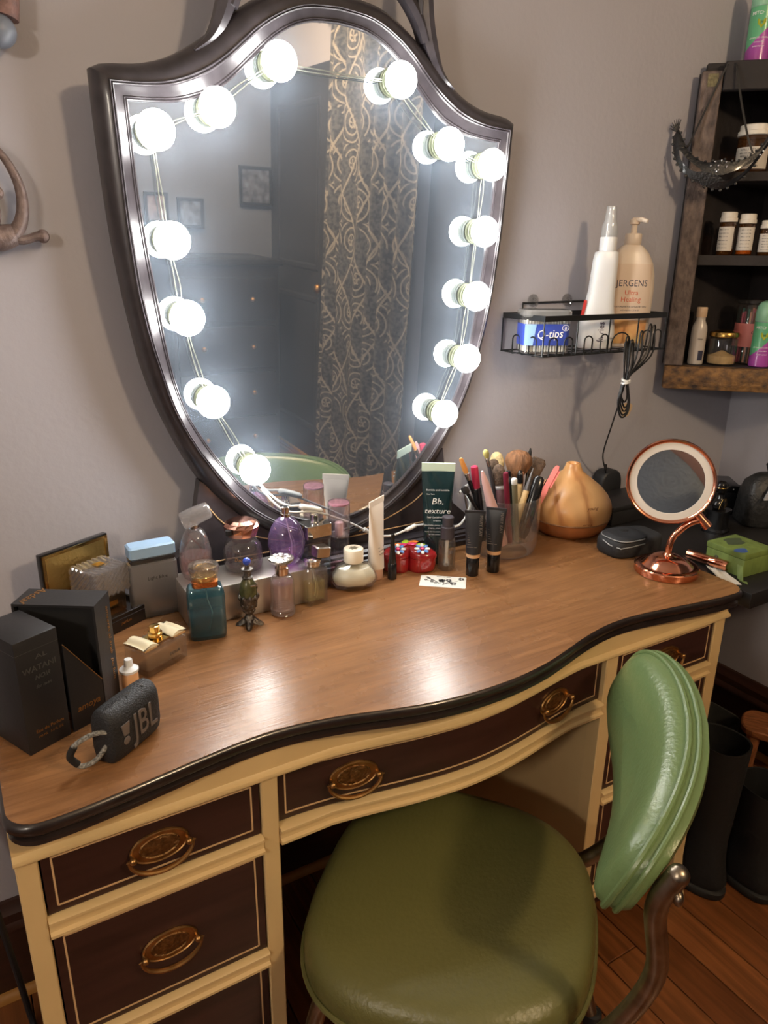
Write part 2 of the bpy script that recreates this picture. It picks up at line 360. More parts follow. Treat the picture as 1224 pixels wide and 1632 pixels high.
def pull(parent, x, y, z, yaw=0.0):
    """oval stamped backplate, two posts with ball ends, hanging oval bail"""
    M = Matrix.Translation((x, y, z)) @ Matrix.Rotation(yaw, 4, 'Z')
    A, B = .036, .0225
    el = lambda k, d, n=36: [(k*A*cos(2*pi*i/n), -d, k*B*sin(2*pi*i/n)) for i in range(n)]
    pt = MB().loft([el(1.0, 0), el(1.0, .0012), el(.97, .0026), el(.93, .003), el(.90, .0018), el(.78, .001), el(.70, .0013)], c1=True, M=M).build('pull', M_BRASS, parent)
    rel = MB()
    rel.loft([el(.70, .0012), el(.66, .0028), el(.6, .0016), el(.3, .0022), el(.05, .0028)], M=M)
    rel.build('relief_plate', M_BRASSD, pt)
    for sx in (-1, 1):
        MB().tube([(sx*.0335, 0, 0), (sx*.0335, -.010, 0)], .0028, M=M).sphere((sx*.0335, -.0115, 0), .0046, M=M).tube([(sx*.0335, -.0105, 0), (sx*.0415, -.0105, -.001)], [.002, .0008], M=M).build('post', M_BRASS, pt)
    bail = [(.0385*cos(a), -.0095-.003*sin(-a), .0262*sin(a)-.0015) for a in [pi-.05+(pi+.1)*i/24 for i in range(25)]]
    rr = [.0018+.0016*sin(pi*i/24) for i in range(25)]
    MB().tube(bail, rr, 8, M=M).build('bail', M_BRASS, pt)
def drawer(x0, x1, z0, z1, pulls, yf, n=1, inset=.013):
    xs = [x0+.002+(x1-x0-.004)*i/n for i in range(n+1)]
    prof = [(-.24, z0+.002), (-.0015, z0+.002), (-.0003, z0+.0035), (-.0003, z1-.0035), (-.0015, z1-.002), (-.24, z1-.002)]
    dr = MB().loft([[(x, yf(x)-d, z) for d, z in prof] for x in xs]).build('drawer', M_DRAW, desk, smooth=30)
    q = inset; w = .0011
    il = MB(); xi = [x0+q+(x1-x0-2*q)*i/n for i in range(n+1)]
    for zz in (z0+q, z1-q*.65):
        il.loft([[(x, yf(x)+.0008, zz-w), (x, yf(x)-.0004, zz-w), (x, yf(x)-.0004, zz+w), (x, yf(x)+.0008, zz+w)] for x in xi])
    for xx in (x0+q, x1-q):
        il.box((xx, yf(xx)+.0002, (z0+z1)/2+q*.17), (2*w, .0012, z1-z0-1.65*q))
    il.build('line_inlay', M_INLAY, dr, smooth=0)
    for px in pulls:
        sl = (yf(px+.01)-yf(px-.01))/.02
        pull(dr, px, yf(px)-.0004, (z0+z1)/2-.0002, atan2(sl, 1))
for xa, xb in ((.0055, .268), (.9205, 1.1785)):
    pc = (xa+xb)/2
    drawer(xa, xb, .6, .690, (pc,), lambda x: YFR+.003)
    drawer(xa, xb, .401, .574, (pc,), lambda x: YFR+.003)
    drawer(xa, xb, .172, .375, (pc,), lambda x: YFR+.003)
drawer(.2915, .8925, .6025, .690, (.403, .772), lambda x: ybow(x)+.004, n=40)

# ================================================================ green vinyl chair
M_VIN = mat('sage_green_vinyl', (106, 128, 82), 0.28, spec=0.5, bump=0.22, bscale=140)
M_VINS = mat('olive_green_vinyl', (102, 100, 56), 0.36, spec=0.5, bump=0.25, bscale=140)
M_CHR = mat('dulled_chrome_tube', (150, 138, 122), 0.32, metal=1.0, var=0.3, vscale=40)
M_RUB = mat('black_rubber', (24, 22, 20), 0.7)
CH = Matrix.Translation((.532, .674, 0)) @ Matrix.Rotation(radians(43), 4, 'Z')
chair = thing('vinyl_chair', 'green vinyl kitchen chair on steel tube legs pulled up to the desk', 'chair', M=CH)
def seat_ring(k, z, n=56):
    out = []
    for x, y in sup(.216, .204, 2.75, n):
        w = 1+.07*(y/.204)
        out.append((x*w*k, (y+.0)*k, z))
    return out
seat = MB().loft([seat_ring(.93, 0.3870), seat_ring(.985, 0.3900), seat_ring(1.0, 0.4000), seat_ring(1.0, 0.4200), seat_ring(.985, 0.4340), seat_ring(.95, 0.4455), seat_ring(.87, 0.4535), seat_ring(.7, 0.4580), seat_ring(.4, 0.4605), seat_ring(.05, 0.4610)]).build('seat', M_VINS, chair, smooth=60)
MB().tube(seat_ring(1.005, 0.4010), .0042, 8, closed=True).build('seat_piping', M_VINS, seat)
MB().loft([seat_ring(.9, 0.3750), seat_ring(.9, 0.3880)]).build('seat_pan', M_CHR, chair)
# curved backrest pad
PA, PB, PZ = .222, .074, .685
def padpt(u, v, d):
    """u across, v up, d forward along the local normal"""
    yc = -.267+.046*(abs(u)/.225)**1.9; sl = .046*1.9/.225*(abs(u)/.225)**.9*(1 if u > 0 else -1)
    nrm = Vector((-sl, 1, 0)).normalized()
    v = v+.062*u
    p = Vector((u, yc, PZ+v))+nrm*d+Vector((0, -.40*v, 0))
    return tuple(p+Vector((.052, 0, 0)))
def pad_ring(k, d, n=64):
    return [padpt(x*k, y*k, d) for x, y in sup(PA, PB, 3.0, n)]
bk = MB().loft([pad_ring(1.0, .012), pad_ring(.985, .022), pad_ring(.94, .030), pad_ring(.85, .036), pad_ring(.65, .0405), pad_ring(.35, .0425), pad_ring(.04, .043)], c0=True).build('backrest', M_VIN, chair, smooth=60)
MB().tube(pad_ring(1.008, .011), .0042, 8, closed=True).build('piping', M_VIN, bk)
MB().tube(pad_ring(1.004, -.002), .0036, 8, closed=True).build('piping', M_VIN, bk)
MB().loft([pad_ring(1.0, .011), pad_ring(1.0, -.004), pad_ring(.97, -.014), pad_ring(.85, -.019), pad_ring(.4, -.022), pad_ring(.04, -.022)], c0=False).build('back_shell', M_VIN, bk, smooth=60)
for sx in (-1, 1):
    bx_ = sx*.165-.040
    pth = smooth_path([padpt(bx_, .030, -.030), padpt(bx_, -.020, -.034), (sx*.150-.012, -.258, .555), (sx*.158, -.218, .445), (sx*.156, -.165, .392), (sx*.15, -.09, .370), (sx*.15, .06, .366), (sx*.152, .135, .358), (sx*.160, .162, .31), (sx*.182, .205, .012)], 6)
    MB().tube(pth, .0125, 12).sphere(padpt(bx_, .030, -.030), .0125, 12, 8).build('side_tube', M_CHR, chair)
    MB().sphere(padpt(bx_, .005, -.044), (.009, .006, .009)).build('bracket_bolt', M_CHR, chair)
    leg = smooth_path([(sx*.13, .03, .37), (sx*.15, -.10, .368), (sx*.165, -.15, .33), (sx*.20, -.235, .012)], 6)
    MB().tube(leg, .0115, 12).build('rear_leg', M_CHR, chair)
    for fx, fy in ((sx*.182, .205), (sx*.20, -.235)):
        MB().lathe([(.016, 0), (.017, .004), (.0155, .03), (.012, .034)], 14, c=(fx, fy, 0)).build('rubber_foot', M_RUB, chair)
for yy, zz in ((-.10, .368), (.06, .364)):
    MB().tube([(-.16, yy, zz), (.16, yy, zz)], .009, 10).build('cross_bar', M_CHR, chair)
# ================================================================ shield mirror leaning slightly forward
TH = radians(2.0); MO = Vector((XC-.002, 1.18, D))
MM = Matrix(((1, 0, 0, MO.x), (0, -sin(TH), -cos(TH), MO.y), (0, cos(TH), -sin(TH), MO.z), (0, 0, 0, 1)))   # x across, y up the glass, z towards the room
M_FRM = mat('dark_frame_lacquer', (54, 50, 54), 0.33, coat=0.2, var=0.25, vscale=50, stretch=(1, 1, 1))
def mirror_mat(name, haze, col=.86, rough=0.015):
    m = bpy.data.materials.new(name); m.use_nodes = True; nt = m.node_tree; L = nt.links.new
    nt.nodes.remove(nt.nodes['Principled BSDF']); out = nt.nodes['Material Output']
    g = nt.nodes.new('ShaderNodeBsdfGlossy'); g.inputs[0].default_value = (col, col*1.01, col*1.03, 1); g.inputs['Roughness'].default_value = rough
    d_ = nt.nodes.new('ShaderNodeBsdfDiffuse'); d_.inputs[0].default_value = (.62, .74, .92, 1)
    n = nt.nodes.new('ShaderNodeTexNoise'); n.inputs['Scale'].default_value = 14; n.inputs['Detail'].default_value = 7
    tc = nt.nodes.new('ShaderNodeTexCoord'); L(tc.outputs['Object'], n.inputs['Vector'])
    r = nt.nodes.new('ShaderNodeMapRange'); r.inputs[3].default_value = haze*.75; r.inputs[4].default_value = haze*1.25; L(n.outputs['Fac'], r.inputs[0])
    mx = nt.nodes.new('ShaderNodeMixShader'); L(r.outputs[0], mx.inputs[0]); L(g.outputs[0], mx.inputs[1]); L(d_.outputs[0], mx.inputs[2]); L(mx.outputs[0], out.inputs[0])
    return m
M_MIR = mirror_mat('hazed_mirror_glass', 0.075)  # bluish diffuse share stands in for the veil of glow over the glass
IN_S = [(0, .097), (.036, .103), (.07, .112), (.12, .138), (.172, .184), (.202, .221), (.225, .251), (.262, .315), (.281, .37), (.292, .43), (.30, .50), (.308, .56), (.313, .61), (.317, .66), (.319, .71), (.321, .764)]
IN_T = [(.321, .764), (.287, .766), (.25, .77), (.22, .779), (.2, .787), (.18, .80), (.155, .822), (.125, .850), (.1, .871), (.07, .888), (.04, .897), (0, .900)]
FO_S = [(0, .068), (.05, .076), (.10, .098), (.15, .13), (.176, .153), (.21, .193), (.243, .243), (.265, .280), (.29, .335), (.307, .397), (.317, .436), (.323, .465), (.331, .515), (.336, .575), (.339, .62), (.341, .68), (.343, .73), (.345, .788)]
FO_T = [(.345, .788), (.30, .790), (.26, .797), (.22, .813), (.185, .835), (.155, .860), (.135, .877), (.11, .894), (.08, .909), (.05, .918), (0, .922)]
BO_S = [(0, .045), (.06, .056), (.12, .085), (.18, .128), (.235, .185), (.262, .228), (.288, .282), (.31, .338), (.327, .398), (.340, .47), (.351, .55), (.357, .62), (.361, .69), (.363, .75), (.364, .802)]
BO_T = [(.364, .802), (.345, .810), (.30, .815), (.262, .826), (.232, .842), (.20, .863), (.172, .886), (.14, .909), (.11, .926), (.07, .940), (0, .946)]
def resamp(pl, n):
    sm = [Vector(p) for p in smooth_path([(a, b, 0) for a, b in pl], 5)]
    ln = [0]
    for a, b in zip(sm[:-1], sm[1:]): ln.append(ln[-1]+(b-a).length)
    out = []; j = 0
    for i in range(n+1):
        t = ln[-1]*i/n
        while j < len(sm)-2 and ln[j+1] < t: j += 1
        k = (t-ln[j])/max(1e-9, ln[j+1]-ln[j]); p = sm[j].lerp(sm[j+1], min(1, max(0, k))); out.append((p.x, p.y))
    return out
def contour(S, T, a=34, b=26):
    h = resamp(S, a)+resamp(T, b)[1:]
    h[0] = (0, h[0][1]); h[-1] = (0, h[-1][1])
    return h+[(-x, y) for x, y in h[-2:0:-1]]
CI, CF, CB = contour(IN_S, IN_T), contour(FO_S, FO_T), contour(BO_S, BO_T)
mirror = thing('shield_mirror', 'shield-shaped vanity mirror in dark moulded frame at the back of the desk', 'mirror', M=MM)
mix = lambda P, Q, t: [(a[0]+(b[0]-a[0])*t, a[1]+(b[1]-a[1])*t) for a, b in zip(P, Q)]
fr = MB(); rings = []
for t, d in ((0, .001), (0, .007), (.03, .0095), (.07, .0105), (.11, .0090), (.13, .0065), (.16, .0090), (.20, .0095), (.235, .0080), (.26, .0060), (.40, .0075), (.55, .0100), (.68, .0130), (.73, .0140), (.76, .0175), (.80, .0195), (.845, .0175), (.865, .0150), (.89, .0180), (.93, .0205), (.975, .0185), (1.0, .0140)):
    rings.append([(x, y, d*.40) for x, y in mix(CI, CF, t)])
for t, d in ((.3, .0035), (.65, -.003), (.9, -.012), (1, -.024), (1, -.034)):
    rings.append([(x, y, d) for x, y in mix(CF, CB, t)])
rings.append([(x, y, -.034) for x, y in CI])
fr.loft(rings, loop=True).build('frame', M_FRM, mirror, smooth=28)
g = MB(); g.loft([[(x, y, -.004) for x, y in CI], [(x, y, .0) for x, y in CI]]).build('mirror_glass', M_MIR, mirror, smooth=0)
MB().loft([[(x, y, -.020) for x, y in CI], [(x, y, -.012) for x, y in CI]]).build('backing_board', M_BASE, mirror, smooth=0)
cr = MB()   # fretwork crest above the arch
def strut(pts, w, z0=-.022, z1=-.004, taper=False):
    P = [Vector((a, b, 0)) for a, b, _ in smooth_path([(a, b, 0) for a, b in pts], 6)]
    L_, Rr = [], []
    for i, p in enumerate(P):
        t = (P[min(i+1, len(P)-1)]-P[max(i-1, 0)]).normalized(); nn = Vector((-t.y, t.x, 0))*w/2*(min(1, .15+i/14) if taper else 1)
        L_.append(p+nn); Rr.append(p-nn)
    cr.loft([[(a.x, a.y, z0), (b.x, b.y, z0), (b.x, b.y, z1), (.5*(a.x+b.x), .5*(a.y+b.y), z1+.004), (a.x, a.y, z1)] for a, b in zip(L_, Rr)])
for sg in (-1, 1):
    strut([(sg*.222, .838), (sg*.194, .860), (sg*.174, .898), (sg*.163, .945), (sg*.160, 1.0), (sg*.166, 1.045)], .024, taper=True)
    strut([(sg*.165, .900), (sg*.150, .930), (sg*.120, .962), (sg*.085, .985), (sg*.04, 1.0), (0, 1.005)], .018)
    strut([(sg*.150, .935), (sg*.152, .985), (sg*.160, 1.03)], .010)
strut([(-.172, 1.045), (-.09, 1.07), (0, 1.08), (.09, 1.07), (.172, 1.045)], .026)
strut([(0, .94), (0, 1.08)], .03)
cr.build('crest', M_FRM, mirror, smooth=30)
# support panel under the shield and the moulded plinth it stands on
pan = [(-.34, .030), (-.325, .048), (-.285, .082), (-.262, .14), (-.250, .205), (-.20, .165), (-.10, .09), (0, .065), (.10, .09), (.20, .165), (.250, .205), (.262, .14), (.285, .082), (.325, .048), (.34, .030)]
sp = MB().prism(pan, -.034, -.012).build('support_panel', M_FRM, mirror, smooth=0)
st = MB()
for sg in (-1, 1):
    for pts in ([(sg*.06, .058, -.0115), (sg*.12, .074, -.0115), (sg*.18, .098, -.0115), (sg*.215, .125, -.0115), (sg*.243, .165, -.0115)], [(sg*.02, .050, -.0115), (sg*.12, .051, -.0115), (sg*.28, .053, -.0115)]):
        st.tube(smooth_path(pts, 5), .0012, 6)
st.build('gold_line', M_INLAY, sp)
MI = MM.inverted()
pl = MB()
prf = [(1.222, 0), (1.150, 0), (1.150, .010), (1.1535, .012), (1.1535, .019), (1.157, .021), (1.157, .026), (1.162, .030), (1.162, .033), (1.222, .033)]
pl.loft([[(XC-.310, y, D+z+.0004) for y, z in prf], [(XC+.316, y, D+z+.0004) for y, z in prf]], M=MI)
pl.build('plinth', M_FRM, mirror, smooth=20)
# ---------------------------------------------------------------- string of vanity bulbs
BULBS = [(.425, .227), (.359, .348), (.326, .478), (.311, .587), (.2985, .728), (.387, .7645), (.482, .8325), (.6875, .8325), (.7865, .7495), (.880, .7245), (.874, .615), (.866, .5035), (.854, .3905), (.810, .288)]
M_DOME = mat('lit_frosted_dome', (255, 255, 255), 0.4, emit=((1.0, .985, .95), BULB_STRENGTH))
M_SOCK = mat('milky_socket', (112, 118, 98), 0.45)
M_CORD = mat('clear_grey_cord', (104, 106, 98), 0.5)
ls = thing('vanity_light_string', 'string of fourteen lit white round vanity bulbs stuck round the shield mirror', 'string lights', M=MM)
b0 = None
for i, (u, v) in enumerate(BULBS):
    lx, ly = u-MO.x, v
    if b0 is None:
        b0 = MB().lathe([(.0205, .0006), (.0215, .002), (.0215, .005), (.0195, .0065), (.0195, .0085), (.021, .0095), (.021, .0115), (.0195, .0125), (.0195, .0145), (.0205, .0155), (.0205, .0225), (.018, .024)], 28).build('socket', M_SOCK, ls)
        dm = MB().lathe([(.0198, .0215)]+[(.0262*cos(a), .0335+.0215*sin(a)) for a in [radians(x) for x in range(-34, 90, 8)]]+[(.001, .055)], 28).build('bulb', M_DOME, ls, smooth=80)
        so, do = b0, dm
    else:
        so = b0.copy(); do = dm.copy(); COL.objects.link(so); COL.objects.link(do)
    so.location = (lx, ly, .0004); do.location = (lx, ly, .0004)
for i in range(len(BULBS)-1):
    a = Vector((BULBS[i][0]-MO.x, BULBS[i][1], .010)); b = Vector((BULBS[i+1][0]-MO.x, BULBS[i+1][1], .010))
    t = (b-a).normalized(); nn = Vector((-t.y, t.x, 0))
    a2, b2 = a+t*.020, b-t*.020
    for sg in (-1, 1):
        off = sg*(.0016+.0012*random.random()); sag = random.uniform(-.002, .002)
        MB().tube(smooth_path([tuple(a2+nn*off), tuple(a2.lerp(b2, .35)+nn*(off*1.6+sag)), tuple(a2.lerp(b2, .7)+nn*(off*1.0+sag)), tuple(b2+nn*off*.8)], 4), .0009, 6).build('cord', M_CORD, ls)
M_WHT = mat('white_plastic', (232, 232, 228), 0.35)
W2L = lambda p: tuple(MI @ Vector(p))
lead = [(.431, 1.145, .962), (.455, 1.140, .934), (.478, 1.128, .917), (.505, 1.128, .912), (.545, 1.132, .896)]
MB().tube(smooth_path([W2L(p) for p in lead], 6), .0022, 8).build('lead', M_WHT, ls)
lead2 = [(.436, 1.142, .950), (.47, 1.125, .910), (.53, 1.128, .897), (.59, 1.14, .868), (.628, 1.146, .846), (.66, 1.146, .825), (.70, 1.146, .815), (.745, 1.147, .823)]
MB().tube(smooth_path([W2L(p) for p in lead2], 6), .0022, 8).build('lead', M_WHT, ls)
MB().tube(smooth_path([W2L(p) for p in [(.498, 1.128, .9125), (.520, 1.129, .906), (.545, 1.132, .896)]], 4), [.003]+[.0052]*7+[.003], 12).build('dimmer', M_WHT, ls)
MB().tube([W2L((.640, 1.146, .839)), W2L((.655, 1.146, .828))], [.0045, .0035], 10).build('connector', M_WHT, ls)
MB().tube([W2L((.735, 1.147, .820)), W2L((.757, 1.147, .826))], [.0040, .0044], 10).build('connector', M_WHT, ls)
for pts in ([(.757, 1.147, .826), (.80, 1.146, .822), (.85, 1.13, .815), (.885, 1.14, .85), (.905, 1.185, .86), (.93, 1.21, .82), (.95, 1.215, .77)], [(.895, 1.19, .862), (.92, 1.2, .872), (.95, 1.215, .86), (.975, 1.22, .80), (.98, 1.222, .765)]):
    MB().tube(smooth_path([W2L(p) for p in pts], 6), .0024, 8).build('lead', M_WHT, ls)

# ================================================================ basket, its bottles, the coiled cable
M_BLK = mat('black_wire', (30, 32, 34), 0.4)
bas = thing('wire_basket', 'black wire basket hung on the wall right of the shield mirror', 'basket', (0, 0, 0))
BX0, BX1, BY0, BY1, BZ0, BZ1 = 1.020, 1.372, 1.108, 1.236, 1.146, 1.213
def band(pts, z0, z1, w, nm):
    n = len(pts); m = MB()
    c = Vector((sum(p[0] for p in pts)/n, sum(p[1] for p in pts)/n))
    inn = [(p[0]+(w if p[0] < c.x else -w), p[1]+(w if p[1] < c.y else -w)) for p in pts]
    m.loft([ring(pts, z0), ring(pts, z1), ring(inn, z1), ring(inn, z0)], loop=True)
    return m.build(nm, M_BLK, bas, smooth=0)
cs = [(BX0, BY0), (BX1, BY0), (BX1, BY1), (BX0, BY1)]
band(cs, BZ1, BZ1+.011, .0025, 'rim')
wb = MB()
wb.tube([(x, y, BZ0) for x, y in cs], .0018, 6, closed=True)
for i in range(8):
    x = BX0+(BX1-BX0)*i/7
    if 0 < i < 7: wb.tube([(x, BY1, BZ0), (x, BY0, BZ0)], .0014, 6)
for y in (1.14, 1.17, 1.2): wb.tube([(BX0, y, BZ0-.002), (BX1, y, BZ0-.002)], .0014, 6)
wb.build('bottom_grid', M_BLK, bas)
for x, y in cs+[(1.11, BY0), (1.20, BY0), (1.285, BY0)]:
    MB().tube([(x, y+(.001 if y == BY0 else -.001), BZ1), (x, y+(.001 if y == BY0 else -.001), BZ0)], .0017, 6).build('upright', M_BLK, bas)
def arch(p0, p1, h, nm='hoop'):
    p0, p1 = Vector(p0), Vector(p1); r = (p1-p0).length/2
    pts = [tuple(p0), tuple(p0+Vector((0, 0, h-r*.8)))]+[tuple(p0.lerp(p1, .5-.5*cos(pi*k/8))+Vector((0, 0, h-r*.8+r*.8*sin(pi*k/8)))) for k in range(1, 8)]+[tuple(p1+Vector((0, 0, h-r*.8))), tuple(p1)]
    MB().tube(pts, .0016, 6).build(nm, M_BLK, bas)
for a, b, h in ((1.034, 1.056, .036), (1.075, 1.097, .036), (1.130, 1.152, .036), (1.176, 1.196, .038), (1.208, 1.262, .040), (1.300, 1.325, .042), (1.335, 1.358, .042)):
    arch((a, BY0-.001, BZ0), (b, BY0-.001, BZ0), h)
for a, b in ((1.128, 1.150), (1.178, 1.200)): arch((BX0, a, BZ0), (BX0, b, BZ0), .036)
MB().tube([(1.075, 1.240, 1.241), (1.26, 1.240, 1.243)], .0022, 8).tube([(1.075, 1.240, 1.241), (1.075, 1.238, BZ1)], .0018, 6).tube([(1.26, 1.240, 1.243), (1.26, 1.238, BZ1)], .0018, 6).build('hanging_bar', M_BLK, bas)
M_CLR = glass('clear_plastic', (.96, .97, .97), clear=.85)
for x in (1.105, 1.203):
    h = MB().loft([[(x+.014*cos(a), 1.2445, 1.246+.013*sin(a)) for a in [2*pi*k/20 for k in range(20)]], [(x+.014*cos(a), 1.2415, 1.246+.013*sin(a)) for a in [2*pi*k/20 for k in range(20)]]]).build('adhesive_hook', M_CLR, bas)
    MB().tube([(x, 1.242, 1.250), (x, 1.233, 1.247), (x, 1.230, 1.238), (x, 1.236, 1.234)], .003, 8).build('hook_tongue', M_CLR, h)
# swab box
M_BLU = mat('blue_print', (58, 78, 168), 0.4); M_LBL = mat('pale_blue_print', (150, 186, 232), 0.4)
M_SWB = mat('cotton_white', (236, 234, 226), 0.8)
sw = thing('cotton_swab_box', 'clear box of cotton swabs with blue label in the wire basket', 'box', (1.064, 1.160, BZ0+.0025), radians(-24))
bd = rslab(MB(), .096, .062, .071, .012).build('box_body', glass('swab_plastic', (.97, .98, .98), clear=.9), sw)
rslab(MB(), .100, .066, .014, .013, z0=.0712, e=.003).build('lid', glass('swab_lid', (.97, .98, .98), clear=.6, body=.35, bodycol=(.9, .9, .88)), sw)
swt = MB()
for r_ in range(5):
    for i in range(15):
        swt.tube([((i-7)*.0058+random.uniform(-.0008, .0008), -.022+r_*.011, .003), ((i-7)*.0058+random.uniform(-.0008, .0008), -.022+r_*.011, .066)], .0022, 6)
o = swt.build('swabs', M_SWB, sw); o['kind'] = 'stuff'
lab = MB().loft([[(x*1.004, y*1.006, z) for x, y in rrect(.096, .062, .012)] for z in (.016, .058)], c0=False, c1=False).build('label', M_BLU, sw)
MB().loft([[(-.0478+.0, -.0316, .0165), (-.030, -.0316, .0165), (-.030, -.0320, .0165)], [(-.0478, -.0316, .0575), (-.024, -.0316, .0575), (-.024, -.0320, .0575)]]).build('pale_stripe', M_LBL, lab)
M_INK = mat('white_ink', (240, 240, 240), 0.5)
text('Q-tips', .024, M_INK, lab, FRONT(.004, -.0320, .038) @ Matrix.Rotation(radians(3), 4, 'Z'), sx=.88, shear=.2)
text('a', .012, M_INK, lab, FRONT(.036, -.0320, .051), shear=.1)
MB().tube([(.036+.0068*cos(a), -.0319, .0505+.0055*sin(a)) for a in [2*pi*k/18 for k in range(18)]], .0005, 5, closed=True).build('label_ring', M_INK, lab)
# spray bottle: flattened body that narrows in the middle
def flat(mb, prof, n=36, p=2.6):
    return mb.loft([[(x+ox, y, z) for x, y in sup(a, b, p, n)] for z, a, b, ox in prof])
M_WPL = mat('white_bottle_plastic', (232, 234, 236), 0.28, sub=.15)
spr = thing('spray_bottle', 'white spray bottle with clear cap standing in the basket beside the lotion', 'bottle', (1.222, 1.168, BZ0+.0025), radians(-28))
M_SB = flat(MB(), [(0, .034, .019, 0), (.004, .038, .022, 0), (.03, .040, .023, 0), (.06, .037, .021, 0), (.09, .031, .018, .002), (.12, .028, .017, .004), (.15, .027, .017, .005), (.18, .026, .017, .006), (.196, .024, .016, .007), (.2, .014, .014, .008)])
M_SB.build('bottle_body', M_WPL, spr, smooth=60)
MB().lathe([(.0165, .198), (.0175, .2), (.0175, .224), (.0165, .226)], 28, c=(.008, 0, 0)).build('collar', M_WPL, spr)
MB().lathe([(.0165, .226), (.0168, .232), (.0160, .246), (.0125, .258), (.0108, .275), (.0100, .283), (.0095, .285)], 28, c=(.008, 0, 0)).build('clear_cap', glass('cap_frost', (.95, .96, .96), clear=.4, body=.6, bodycol=(.95, .96, .96)), spr)
MB().lathe([(.006, .227), (.006, .262), (.004, .262), (.004, .276)], 14, c=(.008, 0, 0)).build('nozzle', M_WPL, spr)
M_INKD = mat('grey_purple_ink', (70, 62, 84), 0.5)
lb = text('fairies', .020, M_INKD, spr, frame((.004, -.0225, .036), (0, 0, 1), (-1, 0, 0)), sx=.9)
MB().loft([[(-.0385, -.004, .06), (-.0345, -.0115, .06), (-.0340, -.0120, .06)], [(-.0325, -.004, .10), (-.0285, -.0100, .10), (-.0280, -.0105, .10)]]).build('red_mark', mat('red_ink', (196, 52, 44), .5), spr)
# lotion bottle
M_LOT = mat('cream_bottle', (228, 212, 194), 0.35, sub=.15)
lot = thing('lotion_bottle', 'cream lotion pump bottle, tallest at the right end of the wire basket', 'bottle', (1.310, 1.172, BZ0+.0025), radians(-30))
flat(MB(), [(0, .046, .023, 0), (.004, .050, .026, 0), (.03, .052, .028, 0), (.08, .055, .029, 0), (.12, .056, .029, 0), (.15, .054, .028, 0), (.175, .048, .026, 0), (.195, .037, .023, 0), (.208, .025, .019, 0), (.214, .015, .015, 0)], 44, 2.4).build('bottle_body', M_LOT, lot, smooth=60)
MB().lathe([(.0165, .213), (.0175, .215), (.0175, .233), (.0162, .235), (.0062, .236), (.0062, .252), (.0105, .254), (.0105, .262), (.008, .264)], 26).build('pump_collar', M_LOT, lot)
MB().tube([(-.004, 0, .261), (.010, -.012, .2625), (.020, -.021, .259)], [.006, .005, .0036], 10).build('pump_spout', M_LOT, lot)
la = MB()
def arcy(x, z):
    for (z0, a0, b0_), (z1, a1, b1) in zip([(0, .05, .026), (.03, .052, .028), (.08, .055, .029), (.12, .056, .029), (.15, .054, .028), (.175, .048, .026)], [(.03, .052, .028), (.08, .055, .029), (.12, .056, .029), (.15, .054, .028), (.175, .048, .026), (.2, .03, .02)]):
        if z0 <= z <= z1:
            t = (z-z0)/(z1-z0); a = a0+(a1-a0)*t; b = b0_+(b1-b0_)*t
            return -b*(1-(abs(x)/a)**2.4)**(1/2.4)
    return -.02
def label_patch(x0, x1, z0, z1, off, nx=14, nz=6):
    return MB().loft([[(x0+(x1-x0)*i/nx, arcy(x0+(x1-x0)*i/nx, z0+(z1-z0)*k/nz)-off, z0+(z1-z0)*k/nz) for i in range(nx+1)]+[(x1-(x1-x0)*i/nx, arcy(x1-(x1-x0)*i/nx, z0+(z1-z0)*k/nz)+.0003, z0+(z1-z0)*k/nz) for i in range(nx+1)] for k in range(nz+1)])
fl = label_patch(-.043, .043, .008, .174, .0006, 18, 10).build('front_label', mat('peach_label', (220, 198, 176), .4), lot, smooth=60)
label_patch(-.042, .042, .009, .058, .0010).build('orange_art', mat('orange_label_art', (222, 150, 96), .4, var=.01, c2=(240, 206, 140), vscale=30), fl, smooth=60)
M_NAVY = mat('navy_ink', (52, 54, 76), .5); M_ORNG = mat('orange_red_ink', (206, 96, 66), .5)
def lotx(s_, size, z, m, sx=1):
    o = text(s_, size, m, lot, FRONT(0, 0, z), sx=sx)
    for v in o.data.vertices: v.co.y = arcy(v.co.x, v.co.z)-.0009+v.co.y*.2
    return o
fl2 = lotx('JERGENS', .0190, .134, M_NAVY, .92); lotx('Ultra', .0145, .115, M_ORNG); lotx('Healing', .0145, .101, M_ORNG)
lotx('MOISTURIZER FOR EXTRA DRY SKIN', .0044, .086, M_NAVY); lotx('with vitamins C, E & B5', .0042, .079, M_NAVY); lotx('21 FL OZ', .0038, .064, M_NAVY)
# coiled cable tied with a white twist, hanging from the basket hoops down to the adapter
M_CAB = mat('black_cable', (30, 31, 34), 0.45)
cab = thing('coiled_cable', 'coiled black cable tied in white, hanging from the wire basket', 'cable', (0, 0, 0))
TI = Vector((1.252, 1.096, 1.087))
cb = MB()
for i, (dx, dz, dy) in enumerate(((-.010, .075, 0), (-.003, .085, .004), (.004, .078, -.002), (.012, .072, .002), (.030, .095, -.003), (.058, .108, .0), (.074, .105, .003))):
    top = Vector((TI.x+dx, 1.101+dy, TI.z+dz))
    cb.tube(smooth_path([tuple(TI+Vector((-.004+.0016*i, dy, 0))), tuple(TI+Vector((dx*.8-.004, dy, dz*.5))), tuple(top), tuple(top+Vector((.007, 0, .004))), tuple(top+Vector((.010, .002, -.01))), tuple(TI+Vector((dx*.9+.006, dy, dz*.45))), tuple(TI+Vector((.003-.001*i, dy, 0)))], 5), .0019, 6)
